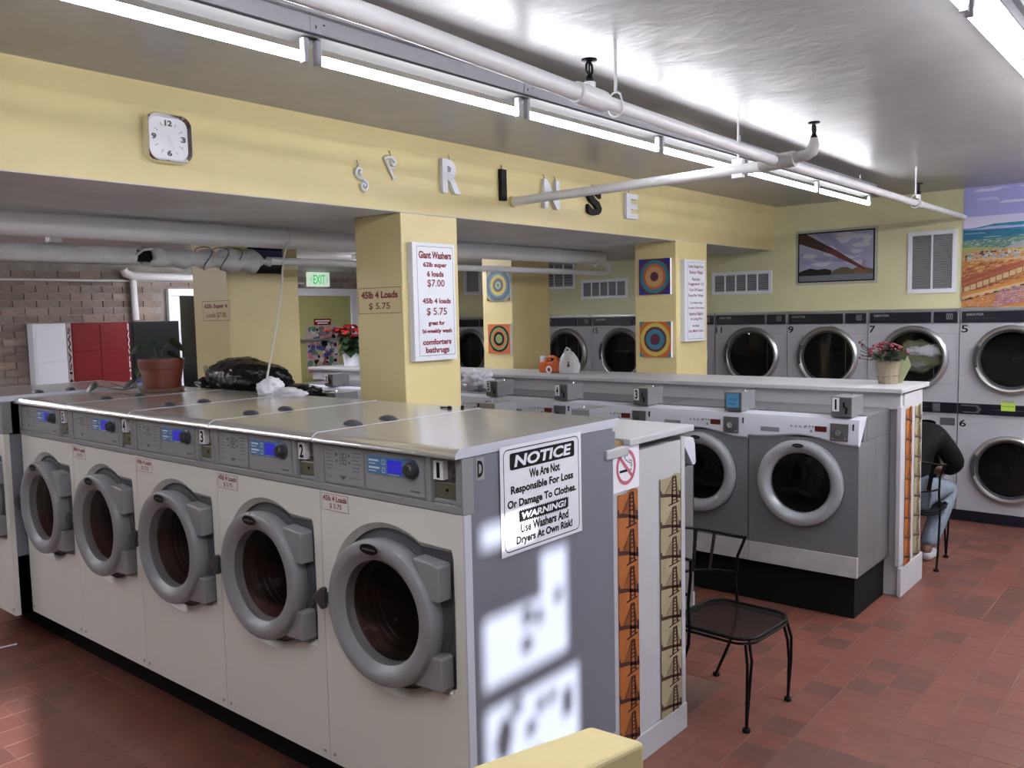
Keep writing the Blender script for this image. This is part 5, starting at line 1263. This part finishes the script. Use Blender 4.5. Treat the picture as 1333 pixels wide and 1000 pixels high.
# ---------------------------------------------------------------- things lying about
hk = tag(blob('white_cloth', (0, 0, 0), (.085, .07, .062), cloth, None, 4, .35, 1.3, 4), 'crumpled white cloth on the steel washer tops below the hanging cable', 'cloth')
hk.location = (-4.28, 2.90, 1.60)
blob('cloth_fold', (.11, .05, -.025), (.13, .05, .030), cloth, hk, 8, .4, 1.5, 4)
cb_ = MB(); P_ = [(-4.86, 3.49, 2.60), (-4.84, 3.46, 2.50), (-4.77, 3.39, 2.43), (-4.72, 3.33, 2.32), (-4.66, 3.28, 2.22), (-4.60, 3.21, 2.08), (-4.55, 3.156, 1.978), (-4.50, 3.09, 1.87), (-4.43, 3.01, 1.75), (-4.36, 2.93, 1.63)]
cb_.tube(P_, .0065, 8)
tag(cb_.build('hanging_cable', cable, smooth=60), 'cream cable hanging from the thick pipe down to the white cloth', 'cable')
bb = thing('rubbish_bag', 'full black rubbish bag lying on the white shelf behind the steel washer tops', 'bag', (-4.97, 3.25, 1.462))
blob('bag_body', (-.08, 0, .130), (.44, .175, .150), binbag, bb, 2, .11, 1.4, 5)
blob('bag_end', (.40, .0, .060), (.28, .15, .065), binbag, bb, 6, .25, 1.7, 4)
blob('bag_end', (-.46, -.02, .07), (.13, .12, .085), binbag, bb, 11, .3, 2.0, 4)
kn = MB(); kn.tube([(-.44, -.05, .14), (-.48, -.07, .19), (-.50, -.06, .22)], .015, 8); kn.tube([(-.46, -.08, .13), (-.42, -.06, .17), (-.38, -.04, .16)], .01, 6); kn.build('tie', greenwrap, bb, smooth=60)
rg = blob('crumpled_cloth', (0, 0, 0), (.13, .10, .085), cloth, None, 13, .7, 2.2, 4); rg.location = (-5.30, 5.80, 1.40); tag(rg, 'crumpled white cloth on the compact washer beside coin box 5', 'cloth')
# orange detergent jug
jg = thing('detergent_jug', 'orange detergent jug lying on the white counter beside the plastic bag', 'jug', (-4.90, 6.40, 1.445))
b = MB(); b.prism([(-.11, 0), (.12, 0), (.125, .10), (.11, .135), (.06, .13), (.04, .10), (-.02, .095), (-.045, .115), (-.11, .10), (-.12, .06)], -.05, .05, 'y'); b.build('bottle', orangepl, jg, bevel=.018, bseg=3)
b = MB(); b.tube([(-.045, 0, .105), (-.03, 0, .140), (.02, 0, .150), (.07, 0, .130)], .014, 10); b.build('handle', orangepl, jg, smooth=60)
b = MB(); b.lathe([(.0, 0), (.026, 0), (.030, .05), (.024, .055), (.0, .055)], (-.095, 0, .10), 'z', 16); b.build('cap', white_enamel, jg, smooth=40)
b = FB(); ringf(b, .02, .035, 0, 0, 24); ringf(b, .0, .012, 1, 0, 16); b.build('label_print', [paper, red_enamel], jg, loc=(0.01, -.0505, .03), rot=FY)
pbg = thing('plastic_bag', 'knotted white plastic bag standing on the counter beside the orange jug', 'bag', (-4.68, 6.38, 1.445))
b = MB(); b.lathe([(.0, .0), (.10, .002), (.115, .03), (.11, .08), (.085, .14), (.05, .19), (.025, .205), (.0, .21)], (0, 0, 0), 'z', 20)
for i, v in enumerate(b.v): b.v[i] = (v[0] * (1 + .12 * math.sin(9 * v[2] * 12 + i)), v[1] * .7 * (1 + .12 * math.sin(i * 1.3)), v[2])
b.build('bag_body', plasticbag, pbg, smooth=60)
b = MB(); b.tube([(-.03, 0, .16), (-.045, 0, .20), (-.02, 0, .235), (.01, 0, .22), (.02, 0, .17)], .010, 8); b.build('handle', plasticbag, pbg, smooth=60)
f = FB()
for k in range(4): ringf(f, .004 + .0, .013, 0, 0, 10)
f.rect(-.014, -.02, .014, -.006); f.rect(-.01, .016, .012, .026); f.build('red_print', red_enamel, pbg, loc=(.055, -.083, .085), rot=FY)
# flower pot on the counter
fp = thing('flower_pot', 'dark red flowers in a burlap-wrapped pot on the counter end', 'plant', (-1.885, 6.43, 1.445))
MB().lathe([(.0, .0), (.062, .0), (.068, .03), (.066, .06), (.078, .135), (.084, .160), (.080, .162), (.07, .14), (.0, .14)], (0, 0, 0), 'z', 28).build('burlap_wrap', burlap, fp, smooth=50)
b = MB(); b.tube([(-.066, -.03, .05), (0, -.075, .055), (.066, -.03, .06), (.07, .02, .055)], .004, 6); b.build('string', saucer, fp)
b = MB(); b.prism([(.03, 0), (.085, .005), (.145, .13), (.12, .20), (.10, .16), (.07, .19), (.05, .13)], .03, .036, 'y'); b.build('paper_wrap', greenwrap, fp)
lvs = MB(); fls = MB(); random.seed(21)
for k in range(150):
    a = random.uniform(0, 2 * PI); r = random.uniform(.0, .135); z = .165 + .085 * (1 - (r / .15) ** 2) * random.uniform(.5, 1)
    leaf_mesh(lvs, (r * math.cos(a) * .8 - .01, r * math.sin(a) * .8, z - .01), (math.cos(a), math.sin(a), random.uniform(-.2, .8)), random.uniform(.028, .045), .3)
for k in range(60):
    a = random.uniform(0, 2 * PI); r = random.uniform(.02, .15); z = .20 + .095 * (1 - (r / .17) ** 2) * random.uniform(.8, 1.05); s_ = random.uniform(.008, .014)
    fls.lathe([(.0, s_), (s_ * .8, s_ * .6), (s_, .0), (.0, -s_ * .6)], (r * math.cos(a) - .01, r * math.sin(a), z), 'z', 6)
for k in range(14):
    t_ = random.uniform(0, 1); x = -.10 - .11 * t_; z = .20 + (.10 if k % 2 else -.02) * t_; fls.lathe([(.0, .01), (.009, .004), (.0, -.008)], (x, -.02 + random.uniform(-.02, .02), z + random.uniform(-.015, .015)), 'z', 6)
for k in range(6): lvs.tube([(-.05, 0, .18), (-.13 - .012 * k, -.02, .17 + .025 * k), (-.20 + .006 * k, -.03, .18 + .028 * k)], .003, 5)
o = lvs.build('foliage', leaf, fp, smooth=60); o['kind'] = 'stuff'; o = fls.build('blossoms', mumred, fp, smooth=60); o['kind'] = 'stuff'
# poinsettia on the far end of the counter
ps = thing('poinsettia', 'red poinsettia in a white pot on the far end of the counter', 'plant', (-7.74, 6.35, 1.445))
MB().lathe([(.0, .0), (.085, .0), (.105, .15), (.10, .155), (.0, .14)], (0, 0, 0), 'z', 24).build('pot', white_enamel, ps, smooth=40)
g_ = MB(); r_ = MB(); random.seed(8)
for k in range(70):
    a = random.uniform(0, 2 * PI); z = random.uniform(.16, .36); rr0 = random.uniform(.0, .08); leaf_mesh(g_, (rr0 * math.cos(a), rr0 * math.sin(a), z), (math.cos(a), math.sin(a), random.uniform(-.5, .3)), random.uniform(.09, .13), .4)
for (cx_, cy_, cz_) in ((0, 0, .47), (.10, .05, .43), (-.09, -.08, .43), (-.18, -.14, .42), (.05, -.10, .42), (-.02, .10, .42), (.14, -.04, .36), (-.10, .0, .36)):
    for k in range(8):
        a = 2 * PI * k / 8 + random.uniform(-.2, .2); leaf_mesh(r_, (cx_, cy_, cz_), (math.cos(a), math.sin(a), random.uniform(-.1, .4)), random.uniform(.08, .12), .5)
g_.tube([(0, 0, .12), (0, 0, .45)], .01, 6)
o = g_.build('foliage', leaf, ps, smooth=60); o['kind'] = 'stuff'; o = r_.build('bracts', redleaf, ps, smooth=60); o['kind'] = 'stuff'
# small black clips on washer 1 top
cl = MB(); cl.tube([(-.06, 0, .004), (-.01, .005, .006)], .004, 6); cl.lathe([(.0, .016), (.010, .013), (.012, 0)], (.0, .0, 0), 'z', 8); cl.lathe([(.0, .018), (.008, .014), (.009, 0)], (.05, .035, 0), 'z', 8)
o = cl.build('plastic_clip', black, smooth=50); o.location = (-2.83, 2.90, 1.558); tag(o, 'small black plastic clip lying on the steel top of washer 1', 'clip')
o = MB().tube([(0, 0, 0), (.03, .18, .0)], .006, 6).build('white_stick', white_enamel); o.location = (-5.79, 1.80, .008); tag(o, 'thin white stick on the floor before the leftmost washers', 'stick')
# low yellow wall end in the foreground
bw = MB(); bw.prism([(-1.162, 1.651), (-1.017, 1.663), (-1.130, 1.10), (-1.20, .62), (-1.42, .66), (-1.318, 1.17)], 0, 1.0, 'z')
o = bw.build('half_wall', yellow, bevel=.012, bseg=3); struct(o)

# ---------------------------------------------------------------- far left: lockers, doors, exit sign
XF = -8.96
def locker(name, label, y0, y1, m, panels, seam):
    t = thing(name, label, 'locker', (XF, y0, 0), FX)
    w = y1 - y0; MB().box(0, w, 0, 2.003, -.13, 0).build('cabinet', m, t, bevel=.003)
    for (a, b, c_, d_) in panels: MB().box(a, c_, b, d_, .0, .006).build('door', m, t, bevel=.003)
    return t
l1 = locker('locker', 'white locker against the brick wall', 3.41, 3.725, white_enamel, [(.025, 1.62, .31, 1.975), (.025, .80, .31, 1.612)], None)
l2 = locker('locker', 'red locker block of square doors between the white and black lockers', 3.725, 4.375, red_enamel, [(.055, 1.72, .325, 1.985), (.335, 1.72, .605, 1.985), (.055, 1.45, .325, 1.712), (.335, 1.45, .605, 1.712), (.055, 1.18, .325, 1.442), (.335, 1.18, .605, 1.442)], None)
MB().box(.0, .045, .2, 2.0, .0, .007).build('logo_strip', pinkstrip, l2)
tx = text(l2, 'SWASH', inkblack, 0, 0, 1, 1, .0085, .02); tx.rotation_euler = (0, 0, R(-90)); tx.location = (.008, 1.96, .0085); tx.scale = (.55, .028, 1)
tx = text(l2, 'SWASH', paper, 0, 0, 1, 1, .0085, .02); tx.rotation_euler = (0, 0, R(-90)); tx.location = (.62, 1.99, .0085); tx.scale = (.6, .016, 1)
l3 = locker('locker', 'black locker behind the potted vine', 4.375, 4.93, mat('black_enamel', (.012, .013, .016), .5), [(.03, 1.70, .52, 1.98), (.03, 1.44, .52, 1.69), (.03, 1.15, .52, 1.43)], None)
MB().box(.055, .115, 1.345, 1.405, .006, .009).build('display', lcd, l3)
# door 1: dark glass door with white frame
d1 = MB(); d1.box(XL, XL + .06, 4.87, 5.0, 0, 2.28); d1.box(XL, XL + .06, 5.64, 5.78, 0, 2.28); d1.box(XL, XL + .06, 4.87, 5.78, 2.281, 2.36)
dd1 = struct(d1.build('door_1', white_enamel, bevel=.004)); MB().box(XL - .01, XL + .01, 5.0, 5.64, 0, 2.28).build('door_leaf', mat('dark_glass', (.02, .021, .024), .12), dd1)
MB().box(XL + .01, XL + .03, 5.0, 5.64, .95, 1.05).build('cross_rail', darkgray, dd1)
d2 = MB(); d2.box(XL, XL + .06, 6.40, 6.55, 0, 2.285); d2.box(XL, XL + .06, 7.45, 7.57, 0, 2.285); d2.box(XL, XL + .06, 6.40, 7.57, 2.286, 2.38)
dd2 = struct(d2.build('door_2', white_enamel, bevel=.004)); MB().box(XL, XL + .03, 6.55, 7.45, 0, 2.285).build('door_leaf', doorgreen, dd2)
MB().box(XL + .03, XL + .07, 6.60, 7.36, 1.71, 1.735).build('push_bar', satin, dd2)
ex = thing('exit_sign', 'white EXIT sign with green letters above the far door', 'sign', (XL, 6.77, 2.405), FX)
MB().box(0, .34, 0, .185, 0, .05).build('housing', exitface, ex, bevel=.008)
text(ex, 'EXIT', exitgreen, .075, .035, .265, .150, .0515, .02)
f = FB(); f.line([(.055, .12), (.035, .092), (.055, .065)], .008); f.line([(.285, .12), (.305, .092), (.285, .065)], .008); f.build('arrows', exitgreen, ex, loc=(0, 0, .0515))
# collage poster on the green door
cpn = thing('collage_poster', 'busy red and blue collage poster taped to the green door', 'poster', (XL + .035, 6.71, 1.30), FX)
MB().box(0, .50, 0, .60, 0, .003).build('sheet', pinkstrip, cpn)
cm = [flat('c_red', (.45, .05, .06)), flat('c_blue', (.04, .07, .25)), flat('c_white', (.6, .6, .62)), flat('c_pink', (.55, .20, .24)), flat('c_tan', (.50, .38, .26)), flat('c_grey', (.20, .21, .24)), flat('c_green', (.08, .22, .15)), black]
f = FB(); random.seed(33)
for k in range(170):
    x, y, s_ = random.uniform(.03, .47), random.uniform(.03, .57), random.uniform(.018, .05)
    f.ell(x, y, min(s_, x, .5 - x), min(s_ * random.uniform(.6, 1.2), y, .6 - y), .0001 * k * .1, random.randrange(8), random.choice([4, 5, 7, 12]), .2, random.uniform(0, 3))
f.build('collage_print', cm, cpn, loc=(0, 0, .0035))
MB().box(.13, .40, .61, .69, 0, .003).build('header_strip', red_enamel, cpn); f = FB(); f.rect(.15, .655, .38, .672); f.rect(.18, .628, .35, .642); f.build('header_print', paper, cpn, loc=(0, 0, .004))
# dark screen on the far pillar
sc_ = thing('wall_screen', 'dark blue framed panel high on the pillar by the brick wall', 'panel', (-5.6, 3.652, 2.343), FX)
MB().box(0, .285, 0, .22, 0, .03).build('panel_body', black, sc_, bevel=.003); MB().box(.004, .281, .115, .17, .03, .032).build('blue_stripe', flat('dark_blue', (.03, .05, .16)), sc_)
